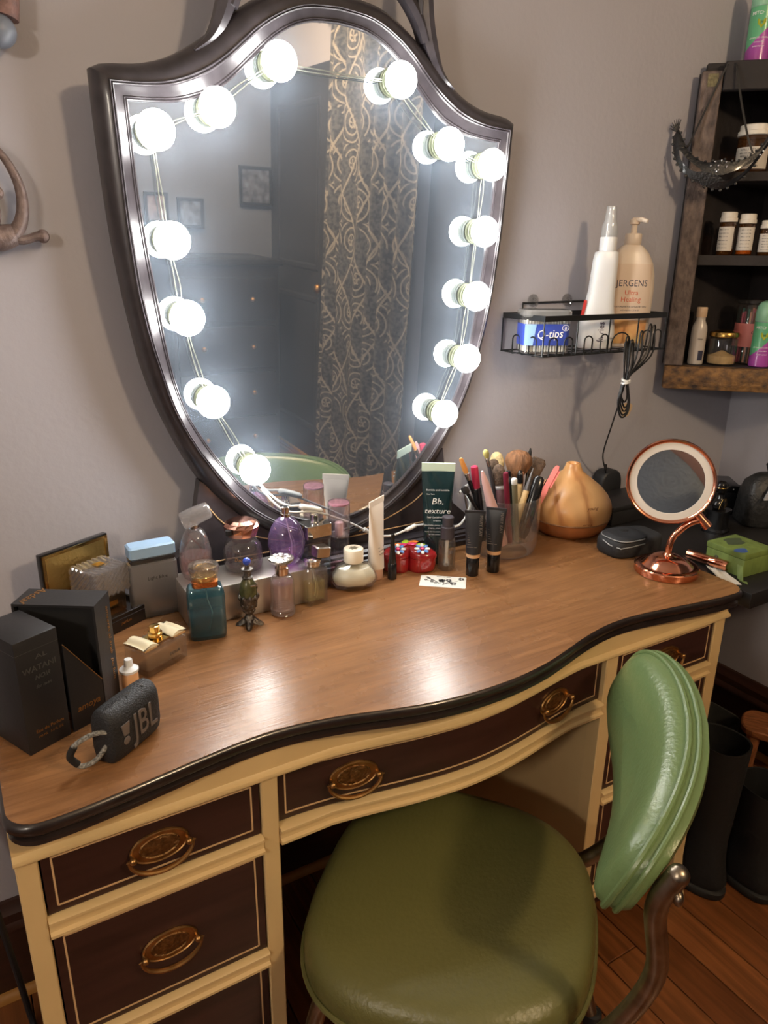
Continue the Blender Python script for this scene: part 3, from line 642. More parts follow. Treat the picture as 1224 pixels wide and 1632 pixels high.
for i, (w, dz) in enumerate(((.012, -.060), (.016, -.068), (.020, -.076), (.024, -.082), (.010, -.048))):
    cb.tube(smooth_path([tuple(TI+Vector((-.004, .001*i, 0))), tuple(TI+Vector((-.006-w*.35, .001*i, dz*.5))), tuple(TI+Vector((-w*.45+.006, .001*i, dz*.9))), tuple(TI+Vector((.008, .001*i, dz))), tuple(TI+Vector((.008+w*.55, .001*i, dz*.85))), tuple(TI+Vector((.006+w*.6, .001*i, dz*.5))), tuple(TI+Vector((.004, .001*i, 0)))], 6), .0019, 6)
cb.tube(smooth_path([tuple(TI), (1.247, 1.105, 1.03), (1.262, 1.13, .98), (1.30, 1.18, .90), (1.345, 1.208, .848), (1.352, 1.212, .838)], 6), .0018, 6)
cb.build('cable_loop', M_CAB, cab)
MB().tube([(TI.x+.0085*cos(a), TI.y+.0065*sin(a), TI.z+.002*sin(a*1)) for a in [2*pi*k/20 for k in range(20)]], .0028, 6, closed=True).tube([(TI.x+.0085*cos(a), TI.y+.0065*sin(a), TI.z-.005+.002*cos(a*1)) for a in [2*pi*k/20 for k in range(20)]], .0026, 6, closed=True).build('white_tie', M_WHT, cab)
ad = thing('power_adapter', 'black rounded power adapter plugged into the wall behind the wooden diffuser', 'adapter', (1.372, 1.242, .785))
MB().loft([[(x*k, -y0, z*k2) for x, z in sup(.036, .058, 3.2, 30)] for y0, k, k2 in ((0, .9, .92), (.003, 1, 1), (.028, 1, 1), (.034, .95, .97), (.036, .85, .9))]).build('adapter_body', mat('matte_black_plastic', (34, 35, 38), .5), ad, smooth=50)
MB().lathe([(.005, .050), (.0045, .058), (.003, .072)], 12, c=(-.012, -.020, 0)).build('strain_relief', M_CAB, ad)
# torn flake of paint on the wall below the basket
struct(MB().loft([[(1.434+.018*cos(a)*(1+.2*sin(3*a)), 1.2449, .982+.020*sin(a)*(1+.15*cos(2*a))) for a in [2*pi*k/16 for k in range(16)]], [(1.434+.018*cos(a)*(1+.2*sin(3*a)), 1.2425, .982+.020*sin(a)*(1+.15*cos(2*a))) for a in [2*pi*k/16 for k in range(16)]]]).build('trim_1', mat('bare_plaster', (206, 178, 140), .8)))
# ================================================================ things on the desk, left to right
M_BOX = mat('matte_black_card', (30, 29, 31), 0.48, bump=0.05, bscale=200)
M_GOLDP = mat('gold_foil_print', (176, 128, 74), 0.38, metal=.9)
M_DIMP = mat('dim_grey_print', (74, 72, 68), 0.45)
M_GOLD = mat('polished_gold', (226, 186, 110), 0.14, metal=1.0)
M_CHROME = mat('polished_chrome', (216, 214, 210), 0.08, metal=1.0)
def carton(t, w, d, h):
    b = MB().box((0, 0, h/2), (w, d, h)).build('carton', M_BOX, t, bevel=.0012, seg=2)
    MB().loft([ring(rrect(w+.0003, d+.0003, .0008, 1), h-.0165), ring(rrect(w+.0003, d+.0003, .0008, 1), h-.0160)], c0=False, c1=False).build('lid_seam', M_DIMP, b)
    return b
a = radians(25.0); W1, D1, H1 = .054, .078, .1486
t = thing('perfume_carton', 'tall matte black perfume carton standing at the left front of the desk', 'box', (.018+cos(a)*W1/2-sin(a)*D1/2, .840+sin(a)*W1/2+cos(a)*D1/2, D), a)
c = carton(t, W1, D1, H1)
f = lambda x, z: FRONT(x, -D1/2-.0002, z)
text('WATANI', .0105, M_DIMP, c, f(0, .108)); text('\u0648\u0637\u0646\u064a' if False else 'AL', .008, M_DIMP, c, f(.004, .122), sx=1.6); text('NOIR', .008, M_DIMP, c, f(.002, .096), shear=.3)
text('for men', .006, M_DIMP, c, f(.002, .084), shear=.3)
text('Eau de Parfum', .0062, M_GOLDP, c, f(.002, .027)); text('100 ML   3.4 FL OZ', .0040, M_GOLDP, c, f(.002, .019))
# wide black open-front gift box behind it
a = radians(-32.4); W2, D2, H2 = .104, .046, .1535
ex, ey = Vector((cos(a), sin(a), 0)), Vector((-sin(a), cos(a), 0))
p = Vector((.114, .887, D))-ex*W2/2+ey*D2/2
t = thing('gift_box', 'wide black open-fronted gift box with gold script behind the tall carton', 'box', tuple(p), a)
sh = MB(); th = .003
sh.box((0, 0, H2-th/2), (W2, D2, th)); sh.box((0, 0, th/2), (W2, D2, th)); sh.box((0, D2/2-th/2, H2/2), (W2, th, H2-2*th))
sh.box((-W2/2+th/2, -th/2, H2/2), (th, D2-th, H2-2*th)); sh.box((W2/2-th/2, -th/2, H2/2), (th, D2-th, H2-2*th))
sh = sh.build('carton', M_BOX, t, smooth=0)
MB().box((0, -D2/2+.009, H2*.5), (W2-2*th-.0005, .003, H2-2*th-.0005)).build('inner_panel', mat('black_velvet_card', (17, 16, 17), .7), t, smooth=0)
text('Asdaaf', .0165, M_GOLDP, sh, frame((-.036, .004, H2+.0002), (-.25, -1, 0), (1, -.25, 0)) , shear=.3)
text('ameerat al arab  parfum', .0105, M_GOLDP, sh, frame((W2/2+.0002, .012, .085), (0, 0, -1), (0, 1, 0)), shear=.35, sx=1.05)
MB().box((-.028, -D2/2+.0065, .118), (.010, .002, .012)).build('maroon_ribbon_tab', mat('maroon_ribbon', (92, 34, 38), .6), t, smooth=0)
# slanted front flap standing between the two boxes
A_ = Vector((.070, .8660, D)); B_ = Vector((.112, .8865, D)); L_ = (B_-A_).length; aa = atan2(B_.y-A_.y, B_.x-A_.x)
t2 = thing('slanted_flap', 'black card flap with gold slanted edge in front of the gift box', 'box flap', tuple(A_), aa)
fl = MB().loft([[(0, -.0015, 0), (L_, -.0015, 0), (L_, -.0015, .052), (0, -.0015, .122)], [(0, .0015, 0), (L_, .0015, 0), (L_, .0015, .052), (0, .0015, .122)]]).build('flap', M_BOX, t2, smooth=0)
MB().tube([(0, -.0016, .1225), (L_, -.0016, .0525)], .0006, 6).build('gold_edge', M_GOLDP, fl)
text('amoya', .0125, M_GOLDP, fl, FRONT(L_*.52, -.0017, .028), shear=.2)
# open gift case with gold mirrored lid, faceted bottle inside
a = radians(28.0); E1, E2 = Vector((cos(a), sin(a), 0)), Vector((-sin(a), cos(a), 0))
P12 = lambda u, v, z=D: E1*u+E2*v+Vector((0, 0, z))
case = thing('mirrored_case', 'open black perfume case with a gold mirrored lid standing near the wall', 'case', tuple(P12(.677, .944)), a)
cw, cd, ch = .124, .100, .028
tray = MB(); tray.box((0, 0, .0105), (cw, cd, .021))
for sx in (-1, 1): tray.box((sx*(cw/2-.002), 0, .0245), (.004, cd, .007))
for sy in (-1, 1): tray.box((0, sy*(cd/2-.002), .0245), (cw-.008, .004, .007))
tray = tray.build('tray', mat('black_lacquer', (22, 22, 24), .22, coat=.4), case, bevel=.0006, seg=1)
text('K', .012, M_GOLDP, tray, FRONT(-.034, -cd/2-.0002, .013)); text('parfum', .007, M_GOLDP, tray, FRONT(.012, -cd/2-.0002, .013), shear=.3)
lid = MB().box((0, cd/2-.005, .0815), (cw, .010, .096)).build('lid', MATS['black_lacquer'], case, bevel=.001, seg=2)
gm = MB()
gm.box((0, cd/2-.0105, .0815), (cw-.014, .0012, .082))
gm.build('gold_mirror', mat('gold_mirror_foil', (236, 202, 124), .30, metal=1.0, bump=.35, bscale=120), lid, smooth=0)
q = MB()
for s_ in ((-1, 0), (1, 0)): q.box((s_[0]*(cw/2-.0045), cd/2-.0112, .0815), (.005, .0022, .090))
for z in (.0375, .1245): q.box((0, cd/2-.0112, z), (cw-.004, .0022, .005))
q.build('gold_rim', M_GOLD, lid, smooth=0)
kb = thing('crystal_bottle', 'amber perfume bottle with large cut-crystal block cap in the mirrored case', 'perfume bottle', tuple(P12(.684, .940, D+.0212)), a)
M_CRY = glass('cut_crystal', (.99, .96, .95), clear=.45, body=.20, bodycol=(.96, .90, .88))
rslab(MB(), .052, .052, .036, .004).build('bottle_body', glass('amber_glass', (.72, .42, .2), clear=.5), kb)
cap = MB(); S_ = .033
cap.box((0, 0, .058), (2*S_-.004, 2*S_-.004, .042))
cap = cap.build('crystal_cap', M_CRY, kb, bevel=.002)
rib = MB()
for k in range(4):
    Mk = Matrix.Rotation(pi/2*k, 4, 'Z')
    for i in range(-3, 7):     # slanted V ribs cut on each face
        x0 = -S_+i*.0095
        pts = []
        for xx, zz in ((x0, .037), (x0+.040, .079)):
            pts.append((xx, zz))
        (xa, za), (xb, zb) = pts; sl = (zb-za)/(xb-xa)
        if xa < -S_+.002: za += sl*(-S_+.002-xa); xa = -S_+.002
        if xb > S_-.002: zb -= sl*(xb-S_+.002); xb = S_-.002
        if xb-xa < .004: continue
        rib.tube([(xa, -S_+.002, za), (xb, -S_+.002, zb)], .0026, 4, M=Mk)
for i in range(7):
    for dv in (-1, 1): rib.tube([(-S_+.003+i*.0095, dv*.002, .0792), (-S_+.003+i*.0095+.006*(1 if i < 6 else 0), dv*(S_-.004), .0792)], .0020, 4)
rib = rib.build('cut_ribs', M_CRY, cap, smooth=0); rib['kind'] = 'stuff'
MB().box((.0, 0, .0815), (.014, .014, .0012)).build('gold_plate', M_GOLD, cap, smooth=0)
MB().box((0, -.0264, .018), (.016, .0010, .014)).build('gold_plate', M_GOLD, kb, smooth=0)
# tall frosted bottle with pale blue cap
dg = thing('frosted_bottle', 'tall frosted rectangular perfume bottle with pale blue block cap', 'perfume bottle', (.243, 1.146, D), radians(1))
rslab(MB(), .076, .030, .096, .004, e=.003).build('bottle_body', glass('frosted_grey_glass', (.80, .80, .80), clear=.25, rough=.35, body=.45, bodycol=(.56, .53, .50)), dg)
rslab(MB(), .030, .024, .012, .003, z0=.0962).build('silver_neck', M_CHROME, dg)
rslab(MB(), .072, .030, .008, .003, z0=.0965).build('cap_insert', mat('dark_insert', (50, 46, 46), .2), dg)
rslab(MB(), .074, .033, .022, .004, z0=.1045, e=.003).build('blue_cap', mat('ice_blue_cap', (158, 190, 222), .3, sub=.2), dg)
text('Light Blue', .008, M_DIMP, dg, FRONT(.004, -.0153, .07), shear=.1)
# bow topped bottle
a = radians(28.0); bw, bdp, bh = .076, .048, .040
pb = Vector((.181, .943, D))+E1*bw/2+E2*bdp/2
bow = thing('bow_bottle', 'low clear rectangular perfume bottle topped by cream ribbon bow and gold pump', 'perfume bottle', tuple(pb), a)
M_GL = glass('clear_glass', (.995, .99, .985), clear=.7, body=.03)
gb = rslab(MB(), bw, bdp, bh, .004, e=.003).build('bottle_body', M_GL, bow)
rslab(MB(), bw-.012, bdp-.012, .026, .003, z0=.006, e=.002).build('perfume', glass('amber_perfume', (1.0, .82, .60), clear=.8, body=.22, bodycol=(.92, .74, .52), ior=1.1), gb)
text('YOUR', .007, M_DIMP, gb, FRONT(.012, -bdp/2-.0003, .020), shear=.3)
gp = MB().box((0, 0, bh+.0012), (.058, .030, .0022)).build('gold_plate', M_GOLD, bow, bevel=.0006, seg=1)
MB().lathe([(.0105, bh+.0024), (.0105, bh+.006), (.009, bh+.007), (.0105, bh+.008), (.0105, bh+.011), (.0075, bh+.012), (.0075, bh+.021), (.006, bh+.022)], 24).build('gold_pump', M_GOLD, bow)
M_RIB = mat('cream_ribbon', (238, 226, 192), .55, sheen=.3)
for sx in (-1, 1):
    top, th2 = [], []
    for i in range(11):
        u = i/10; x = sx*(.013+.026*u); z = bh+.0030+.007*sin(pi*min(1, u*1.15))*(.6+.4*u)
        top.append((x, z))
    loop = top+[(sx*(.040), bh+.0050), (sx*.036, bh+.0032), (sx*.013, bh+.0024)]
    MB().loft([[(x, -.021, z) for x, z in loop], [(x, -.007, z+.0012) for x, z in loop], [(x, .007, z+.0012) for x, z in loop], [(x, .021, z) for x, z in loop]]).build('bow_loop', M_RIB, bow, smooth=60)
    MB().loft([[(sx*.016, -.0215, bh+.0004), (sx*.038, -.0215, bh+.0004), (sx*.038, -.0215, bh+.0022), (sx*.016, -.0215, bh+.0022)], [(sx*.016, .0215, bh+.0004), (sx*.038, .0215, bh+.0004), (sx*.038, .0215, bh+.0022), (sx*.016, .0215, bh+.0022)]]).build('ribbon_tail', mat('tan_ribbon', (200, 158, 108), .5), bow)
# small roller bottle behind the speaker
rl = thing('small_dropper', 'tiny peach bottle with white cap tucked behind the black speaker', 'bottle', (.1535, .928, D))
MB().lathe([(.0105, 0), (.0115, .002), (.0115, .026), (.009, .030), (.006, .0315)], 24).build('bottle_body', mat('peach_liquid_bottle', (222, 170, 124), .25), rl)
MB().lathe([(.0125, .030), (.0128, .0335), (.009, .036), (.0060, .038), (.0055, .0465), (.0048, .048)], 24).build('cap', M_WPL, rl)
# speaker
a = radians(37.0); sw_, sd, shh = .0870, .040, .069
ps = Vector((.102, .766, D))+Vector((cos(a), sin(a), 0))*sw_/2+Vector((-sin(a), cos(a), 0))*sd/2
M_FAB = mat('black_speaker_fabric', (30, 31, 34), .62, bump=.0); 
nt = M_FAB.node_tree; b_ = nt.nodes['Principled BSDF']; tc = nt.nodes.new('ShaderNodeTexCoord'); mp = nt.nodes.new('ShaderNodeMapping'); mp.inputs['Rotation'].default_value = (0, 0, radians(45)); mp.inputs['Scale'].default_value = (1, 1, 1)
wv = nt.nodes.new('ShaderNodeTexVoronoi'); wv.inputs['Scale'].default_value = 480; nt.links.new(tc.outputs['Object'], wv.inputs['Vector'])
bp = nt.nodes.new('ShaderNodeBump'); bp.inputs['Strength'].default_value = .8; bp.inputs['Distance'].default_value = .0008; nt.links.new(wv.outputs['Distance'], bp.inputs['Height']); nt.links.new(bp.outputs[0], b_.inputs['Normal'])
spk = thing('bluetooth_speaker', 'small black fabric portable speaker with grey lettering and loop strap', 'speaker', tuple(ps), a)
rings = []
for z, k, kd in ((0, .90, .60), (.002, .94, .72), (.008, .985, .90), (.018, 1, 1), (.050, 1, .98), (.058, .99, .90), (.064, .965, .72), (.0675, .93, .48), (.069, .89, .25)):
    rings.append([(x*k, y*kd, z) for x, y in sup(sw_/2, sd/2, 5, 44)])
sb_ = MB().loft(rings).build('speaker_body', M_FAB, spk, smooth=60)
M_LOGO = mat('grey_rubber_letters', (108, 98, 92), .5)
text('JBL', .0480, M_LOGO, sb_, FRONT(.0095, -sd/2-.0001, .0335), sx=.66, ext=.0008)
MB().loft([[(-.031, y_, .049), (-.0175, y_, .049), (-.0195, y_, .034), (-.0275, y_, .034)] for y_ in (-sd/2+.0004, -sd/2-.0009)]).sphere((-.0235, -sd/2, .026), (.0052, .0012, .0052), 14, 8).build('logo_mark', M_LOGO, sb_, smooth=0)
gl_ = MATS['dim_grey_print']
for xx, kind in ((-.020, '-'), (.002, 'o'), (.024, '+')):
    m = MB()
    if kind in '-+': m.box((xx, -.004, .0690), (.0085, .0011, .0011))
    if kind == '+': m.box((xx, -.004, .0690), (.0011, .0085, .0011))
    if kind == 'o': m.tube([(xx-.005, -.007, .0690), (xx+.0045, -.004, .0690), (xx-.003, .002, .0690)], .0007, 6, closed=True)
    m.build('button', mat('raised_button', (88, 88, 90), .5), sb_, smooth=0)
M_STR = mat('speckled_cord', (44, 44, 44), .7, var=.9, vscale=420, c2=(170, 168, 160))
lp = smooth_path([(-.041, -.008, .045), (-.054, .002, .047), (-.068, .015, .038), (-.072, .020, .022), (-.064, .014, .008), (-.052, .003, .011), (-.041, -.006, .027)], 6)
stp = MB().tube(lp, .0030, 10).build('loop_strap', M_STR, spk)
MB().tube(smooth_path([(-.0685, .0155, .0365), (-.0720, .020, .024), (-.0665, .0155, .0115)], 5), .0042, 10).build('rubber_sleeve', M_RUB, stp)

# silver carton that carries three bottles
sc_ = thing('silver_carton', 'long low silver carton lying under the three back perfume bottles', 'box', (.383, 1.104, D), radians(-1))
MB().box((0, 0, .031), (.215, .086, .062)).build('carton', mat('brushed_silver_card', (196, 190, 184), .36, metal=.75), sc_, bevel=.0012)
SZ = D+.0622
t = thing('pink_tall_bottle', 'tall tapered pink perfume bottle with tilted clear cylinder cap', 'perfume bottle', (.308, 1.116, SZ), face(.31, 1.1))
tb = MB().lathe([(.016, 0), (.021, .003), (.0255, .014), (.0270, .030), (.0255, .050), (.0215, .068), (.0170, .080), (.0110, .086), (.0080, .088)], 36).build('bottle_body', glass('pale_pink_glass', (.99, .93, .93), clear=.75, body=.08), t)
MB().lathe([(.012, .004), (.0225, .014), (.0242, .028), (.0238, .042)], 30).build('perfume', glass('pink_perfume', (1.0, .72, .70), clear=.8, ior=1.1, body=.22, bodycol=(.95, .68, .66)), tb)
sg_ = MB()
for k in range(3):
    sg_.tube(smooth_path([(.022*cos(k*2.1+u*2.2), .022*sin(k*2.1+u*2.2), .012+.062*u) if u < .7 else (.018*cos(k*2.1+u*2.2), .018*sin(k*2.1+u*2.2), .012+.062*u) for u in [i/8 for i in range(9)]], 3), .0014, 6)
sg_.build('swirl_ridge', glass('rose_glass', (.9, .6, .62), clear=.5), tb)
MB().lathe([(.0085, .0875), (.0085, .093), (.006, .094), (.006, .098)], 20).build('neck', M_CHROME, t)
ax = Matrix.Translation((.004, 0, .108)) @ Matrix.Rotation(radians(12), 4, 'Z') @ Matrix.Rotation(radians(72), 4, 'Y')
MB().lathe([(.0125, -.024), (.0145, -.022), (.0150, -.008), (.0145, .010), (.0135, .022), (.0115, .024)], 30, M=ax).build('cylinder_cap', M_CRY, t)
t = thing('rose_cap_bottle', 'round clear perfume bottle with faceted rose gold cap on the silver carton', 'perfume bottle', (.3885, 1.116, SZ), face(.388, 1.12))
rb = MB().lathe([(.024, 0), (.0300, .003), (.0325, .012), (.0328, .034), (.0300, .046), (.0225, .055), (.0140, .059), (.0130, .061)], 40).build('bottle_body', M_GL, t)
MB().lathe([(.022, .006), (.0292, .010), (.0298, .036), (.0290, .040)], 36).build('perfume', glass('smoky_perfume', (.84, .78, .80), clear=.8, ior=1.1, body=.16, bodycol=(.52, .46, .52)), rb)
text('Daughter', .0078, M_GOLDP, rb, FRONT(0, -.0330, .028), wrap=.033, shear=.2)
n = 12
rc = [[(r*cos(2*pi*(i+o)/n), r*sin(2*pi*(i+o)/n), z) for i in range(n)] for r, z, o in ((.018, .0595, 0), (.0255, .062, 0), (.0290, .070, 0), (.0300, .079, .25), (.026, .085, .5), (.018, .0885, .5))]
MB().loft(rc).build('rose_gold_cap', mat('rose_gold_facets', (222, 164, 144), .16, metal=1.0), t, smooth=0)
MB().lathe([(.0055, .075), (.0055, .0835)], 10, c=(-.0215, -.021, -.006)).build('cap_charm', M_BLK, t)
t = thing('purple_egg_bottle', 'purple egg-shaped glass perfume bottle with silver sprayer', 'perfume bottle', (.4615, 1.100, SZ), face(.46, 1.1))
eg = MB().lathe([(.010, 0), (.0170, .002), (.0245, .010), (.0300, .024), (.0322, .038), (.0305, .054), (.0245, .070), (.0165, .081), (.0095, .086), (.0075, .088)], 40).build('bottle_body', glass('purple_glass', (.78, .58, .93), clear=.75, body=.14, bodycol=(.70, .48, .92)), t)
MB().lathe([(.010, .006), (.0205, .010), (.0275, .024), (.0290, .034)], 30).build('perfume', glass('violet_perfume', (.80, .55, .86), clear=.7, ior=1.1), eg)
MB().tube(smooth_path([(0, 0, .086), (.004, .001, .06), (.009, .002, .035), (.008, 0, .012)], 5), .0011, 6).build('dip_tube', M_WHT, eg)
MB().lathe([(.0085, .0865), (.0085, .092), (.0065, .0925), (.0068, .103), (.0055, .1045)], 22).build('sprayer', M_CHROME, t)
# teal bottle
t = thing('teal_bottle', 'teal rectangular perfume bottle with gold collar and clear cap in front', 'perfume bottle', (.2945, 1.030, D), radians(-12))
bt = MB()
pf = [(0, .90), (.003, .97), (.010, 1), (.070, 1), (.078, .97), (.084, .88), (.087, .70)]
bt.loft([[(x*k, y*k, z) for x, y in sup(.0285, .0195, 6, 40)] for z, k in pf]).build('bottle_body', glass('teal_glass', (.30, .58, .64), clear=.35, body=.30, bodycol=(.10, .26, .32)), t)
MB().loft([[(x*.88, y*.86, z) for x, y in sup(.0285, .0195, 6, 40)] for z in (.006, .040)]).build('perfume', glass('teal_perfume', (.12, .50, .60), clear=.5, ior=1.1, body=.5, bodycol=(.02, .26, .34)), t)
MB().tube(smooth_path([(0, 0, .085), (.003, 0, .06), (.008, -.002, .04), (.002, 0, .012)], 5), .0010, 6).build('dip_tube', M_WHT, t)
MB().loft([[(x*k, y*k, z) for x, y in sup(.0195, .0165, 5, 36)] for z, k in ((.087, .95), (.0875, 1), (.0955, 1), (.0960, .96))]).build('gold_collar', mat('copper_gold_collar', (206, 128, 74), .22, metal=1.0, bump=.5, bscale=300), t)
MB().lathe([(.0175, .0962), (.0195, .098), (.0228, .108), (.0235, .116), (.0225, .1195), (.019, .1205)], 36).build('clear_cap', glass('warm_clear_cap', (.97, .93, .86), clear=.3), t)
MB().lathe([(.0160, .0965), (.0175, .104), (.016, .1045)], 28).build('gold_insert', M_GOLD, t)
# ornate gothic bottle
M_SIL = mat('antique_silver', (112, 108, 104), .30, metal=1.0, var=.6, vscale=220, bump=.7, bscale=260)
t = thing('ornate_bottle', 'ornate antique silver perfume bottle with blue bead stopper on four claw feet', 'perfume bottle', (.3635, 1.0295, D), radians(20))
ob = MB().lathe([(.0060, .020), (.0070, .024), (.0105, .034), (.0130, .046), (.0140, .058), (.0130, .072), (.0085, .080), (.0065, .083)], 28).build('bottle_body', mat('olive_enamel', (74, 76, 48), .25, var=.4, vscale=80), t)
MB().lathe([(.0062, .0195), (.0080, .024), (.0118, .034), (.0145, .044), (.0152, .050), (.0146, .053)], 20).build('filigree_cup', M_SIL, ob)
lf = MB()
for k in range(9):
    an = 2*pi*k/9
    lf.sphere((.0142*cos(an), .0142*sin(an), .051), (.0034, .0034, .0052), 8, 6); lf.sphere((.0115*cos(an+.3), .0115*sin(an+.3), .037), (.0030, .0030, .0042), 8, 6); lf.sphere((.0082*cos(an), .0082*sin(an), .027), (.0026, .0026, .003), 8, 5)
lf.build('leaf_relief', M_SIL, ob)
MB().tube(smooth_path([(.0100, -.0105, .074), (.0145, -.004, .068), (.0150, .003, .060)], 6), .0014, 6).tube(smooth_path([(-.0055, -.0125, .074), (.006, -.0135, .071), (.0138, -.006, .062)], 6), .0013, 6).build('beaded_chain', M_CHROME, ob)
ft = MB()
for k in range(4):
    an = pi/2*k+pi/4
    ft.loft([[(cos(an)*r-sin(an)*w, sin(an)*r+cos(an)*w, z) for w, z in ((-wd_, z0), (wd_, z0), (wd_*.5, z1), (-wd_*.5, z1))] for r, wd_, z0, z1 in ((.0, .007, .010, .020), (.008, .0068, .006, .0135), (.015, .0052, .0015, .008), (.020, .0034, .0, .0046), (.0225, .0012, .0, .0022))])
ft.lathe([(.0085, .009), (.0095, .013), (.0062, .018), (.0055, .021)], 16)
ft.build('claw_foot', M_SIL, t)
MB().lathe([(.0085, .083), (.0092, .0845), (.0062, .087), (.0058, .094), (.0092, .0965), (.0095, .099), (.0042, .100), (.0035, .106)], 24).build('stopper', M_SIL, t)
MB().sphere((0, 0, .1110), .0066, 20, 12).build('blue_bead', mat('blue_bead_glass', (42, 76, 186), .08, coat=1.0), t)
# slim pink bottle with silver flower cap
t = thing('flower_cap_bottle', 'slim pale pink perfume bottle with round silver flower cap', 'perfume bottle', (.4265, 1.0405, D), face(.43, 1.04))
bb_ = MB().lathe([(.014, 0), (.0185, .002), (.0198, .008), (.0195, .020), (.0198, .050), (.0190, .062), (.0155, .069), (.0105, .072)], 36).build('bottle_body', glass('blush_glass', (.99, .95, .94), clear=.8, body=.08), t)
MB().lathe([(.0155, .010), (.0172, .014), (.0172, .058)], 30).build('perfume', glass('blush_perfume', (1.0, .80, .75), clear=.8, body=.22, bodycol=(.95, .78, .72), ior=1.1), bb_)
rg = MB()
for k in range(4): rg.tube([(.0196*cos(a_), .0196*sin(a_), .004+.0035*k+.001*sin(a_*2+k)) for a_ in [2*pi*i/24 for i in range(24)]], .0012, 6, closed=True)
rg.build('swirl_ridge', bb_.data.materials[0], bb_)
MB().lathe([(.0108, .072), (.0112, .0735), (.0112, .084), (.0095, .0855), (.0095, .091)], 26).build('silver_collar', mat('warm_silver', (206, 186, 172), .2, metal=1.0), t)
fc = MB().lathe([(.009, .091), (.0175, .094), (.0212, .0985), (.0205, .1015), (.016, .1030), (.001, .1035)], 30)
for k in range(8):
    an = 2*pi*k/8; fc.sphere((.0125*cos(an), .0125*sin(an), .1028), (.0050, .0038, .0016), 8, 5)
fc.sphere((0, 0, .1045), (.004, .004, .002), 10, 6)
fc.build('flower_cap', mat('matte_silver', (214, 210, 204), .25, metal=1.0, bump=.3, bscale=300), t)
# square bottle half full of yellow perfume
t = thing('square_yellow_bottle', 'square clear bottle half full of yellow perfume with chrome cap', 'perfume bottle', (.4905, 1.058, D), radians(6))
rslab(MB(), .040, .034, .068, .003, e=.002).build('bottle_body', M_GL, t)
rslab(MB(), .032, .026, .036, .002, z0=.007).build('perfume', glass('yellow_perfume', (.98, .92, .50), clear=.8, body=.18, bodycol=(.86, .80, .44), ior=1.1), t)
MB().tube(smooth_path([(0, 0, .07), (.001, 0, .05), (.005, -.001, .03), (.003, 0, .010)], 4), .0011, 6).build('dip_tube', M_WHT, t)
MB().lathe([(.0125, .0682), (.0135, .0695), (.0135, .075), (.0150, .0765), (.0150, .0795), (.0115, .081)], 26).build('chrome_collar', M_CHROME, t)
sq = MB(); rslab(sq, .026, .022, .020, .002, z0=.0812, M=Matrix.Translation((.004, 0, 0)) @ Matrix.Rotation(radians(8), 4, 'Y')); sq.build('chrome_cap', mat('satin_chrome', (196, 186, 176), .22, metal=1.0), t)
# dark square bottle with chrome shoulders, behind
t = thing('chrome_square_bottle', 'square dark perfume bottle with chrome slab cap behind the yellow bottle', 'perfume bottle', (.521, 1.112, D), radians(4))
rslab(MB(), .046, .034, .100, .002, e=.001).build('bottle_body', glass('smoke_blue_glass', (.62, .66, .78), clear=.6, body=.15, bodycol=(.16, .19, .28)), t)
rslab(MB(), .049, .037, .024, .0015, z0=.1002, e=.0012).build('chrome_cap', M_CHROME, t)
MB().lathe([(.0080, .1242), (.0082, .126), (.0075, .127), (.0075, .139), (.006, .140)], 22).build('sprayer', M_CHROME, t)
# lilac mist bottle
t = thing('lilac_mist_bottle', 'slender clear lilac cylinder mist bottle behind the milky bottle', 'perfume bottle', (.5745, 1.122, D), face(.57, 1.12))
MB().lathe([(.0175, 0), (.0190, .002), (.0192, .085), (.0180, .088)], 32).build('bottle_body', glass('lilac_glass', (.86, .78, .84), clear=.75), t)
MB().lathe([(.0165, .004), (.0168, .030)], 28).build('perfume', glass('rose_perfume', (.82, .50, .52), clear=.6, ior=1.1), t)
MB().lathe([(.0196, .0885), (.0200, .090), (.0200, .150), (.0192, .1522)], 32).build('clear_cap', glass('lilac_cap', (.90, .80, .86), clear=.72), t)
MB().lathe([(.0075, .0885), (.0075, .112), (.006, .113)], 18).build('sprayer', mat('pale_pink_plastic', (224, 196, 200), .4), t)
MB().lathe([(.0186, .1465), (.0186, .1495)], 30).build('pink_disc', mat('pink_cap_disc', (186, 134, 146), .3, var=.3, vscale=120), t)
# milky faceted bottle
t = thing('milky_bottle', 'squat faceted milky white perfume bottle with round cream cap', 'perfume bottle', (.5805, 1.078, D), radians(-18))
def oct_(a_, b_, z, c_=.45):
    return [(a_, -b_*c_, z), (a_, b_*c_, z), (a_*c_, b_, z), (-a_*c_, b_, z), (-a_, b_*c_, z), (-a_, -b_*c_, z), (-a_*c_, -b_, z), (a_*c_, -b_, z)]
MB().loft([oct_(.030, .020, 0), oct_(.034, .022, .004), oct_(.042, .028, .018), oct_(.040, .027, .028), oct_(.030, .020, .042), oct_(.016, .014, .050)]).build('bottle_body', glass('thick_clear_glass', (.99, .995, .99), clear=.85), t, bevel=.0015, smooth=0)
MB().loft([oct_(.033, .022, .009), oct_(.0385, .025, .019), oct_(.037, .0245, .028), oct_(.027, .018, .0405)]).build('perfume', mat('milky_perfume', (228, 222, 200), .3, sub=.3), t, bevel=.003)
MB().lathe([(.0165, .0502), (.0178, .0515), (.0180, .074), (.0170, .0755), (.001, .0758)], 32).build('cream_cap', mat('cream_cap_plastic', (236, 226, 204), .35), t)
star = [((.0085 if i % 2 == 0 else .0055)*cos(pi*i/6), (.0085 if i % 2 == 0 else .0055)*sin(pi*i/6)) for i in range(12)]
MB().prism(star, .0756, .0764).build('star_emblem', mat('grey_emblem', (120, 112, 92), .4), t, smooth=0)
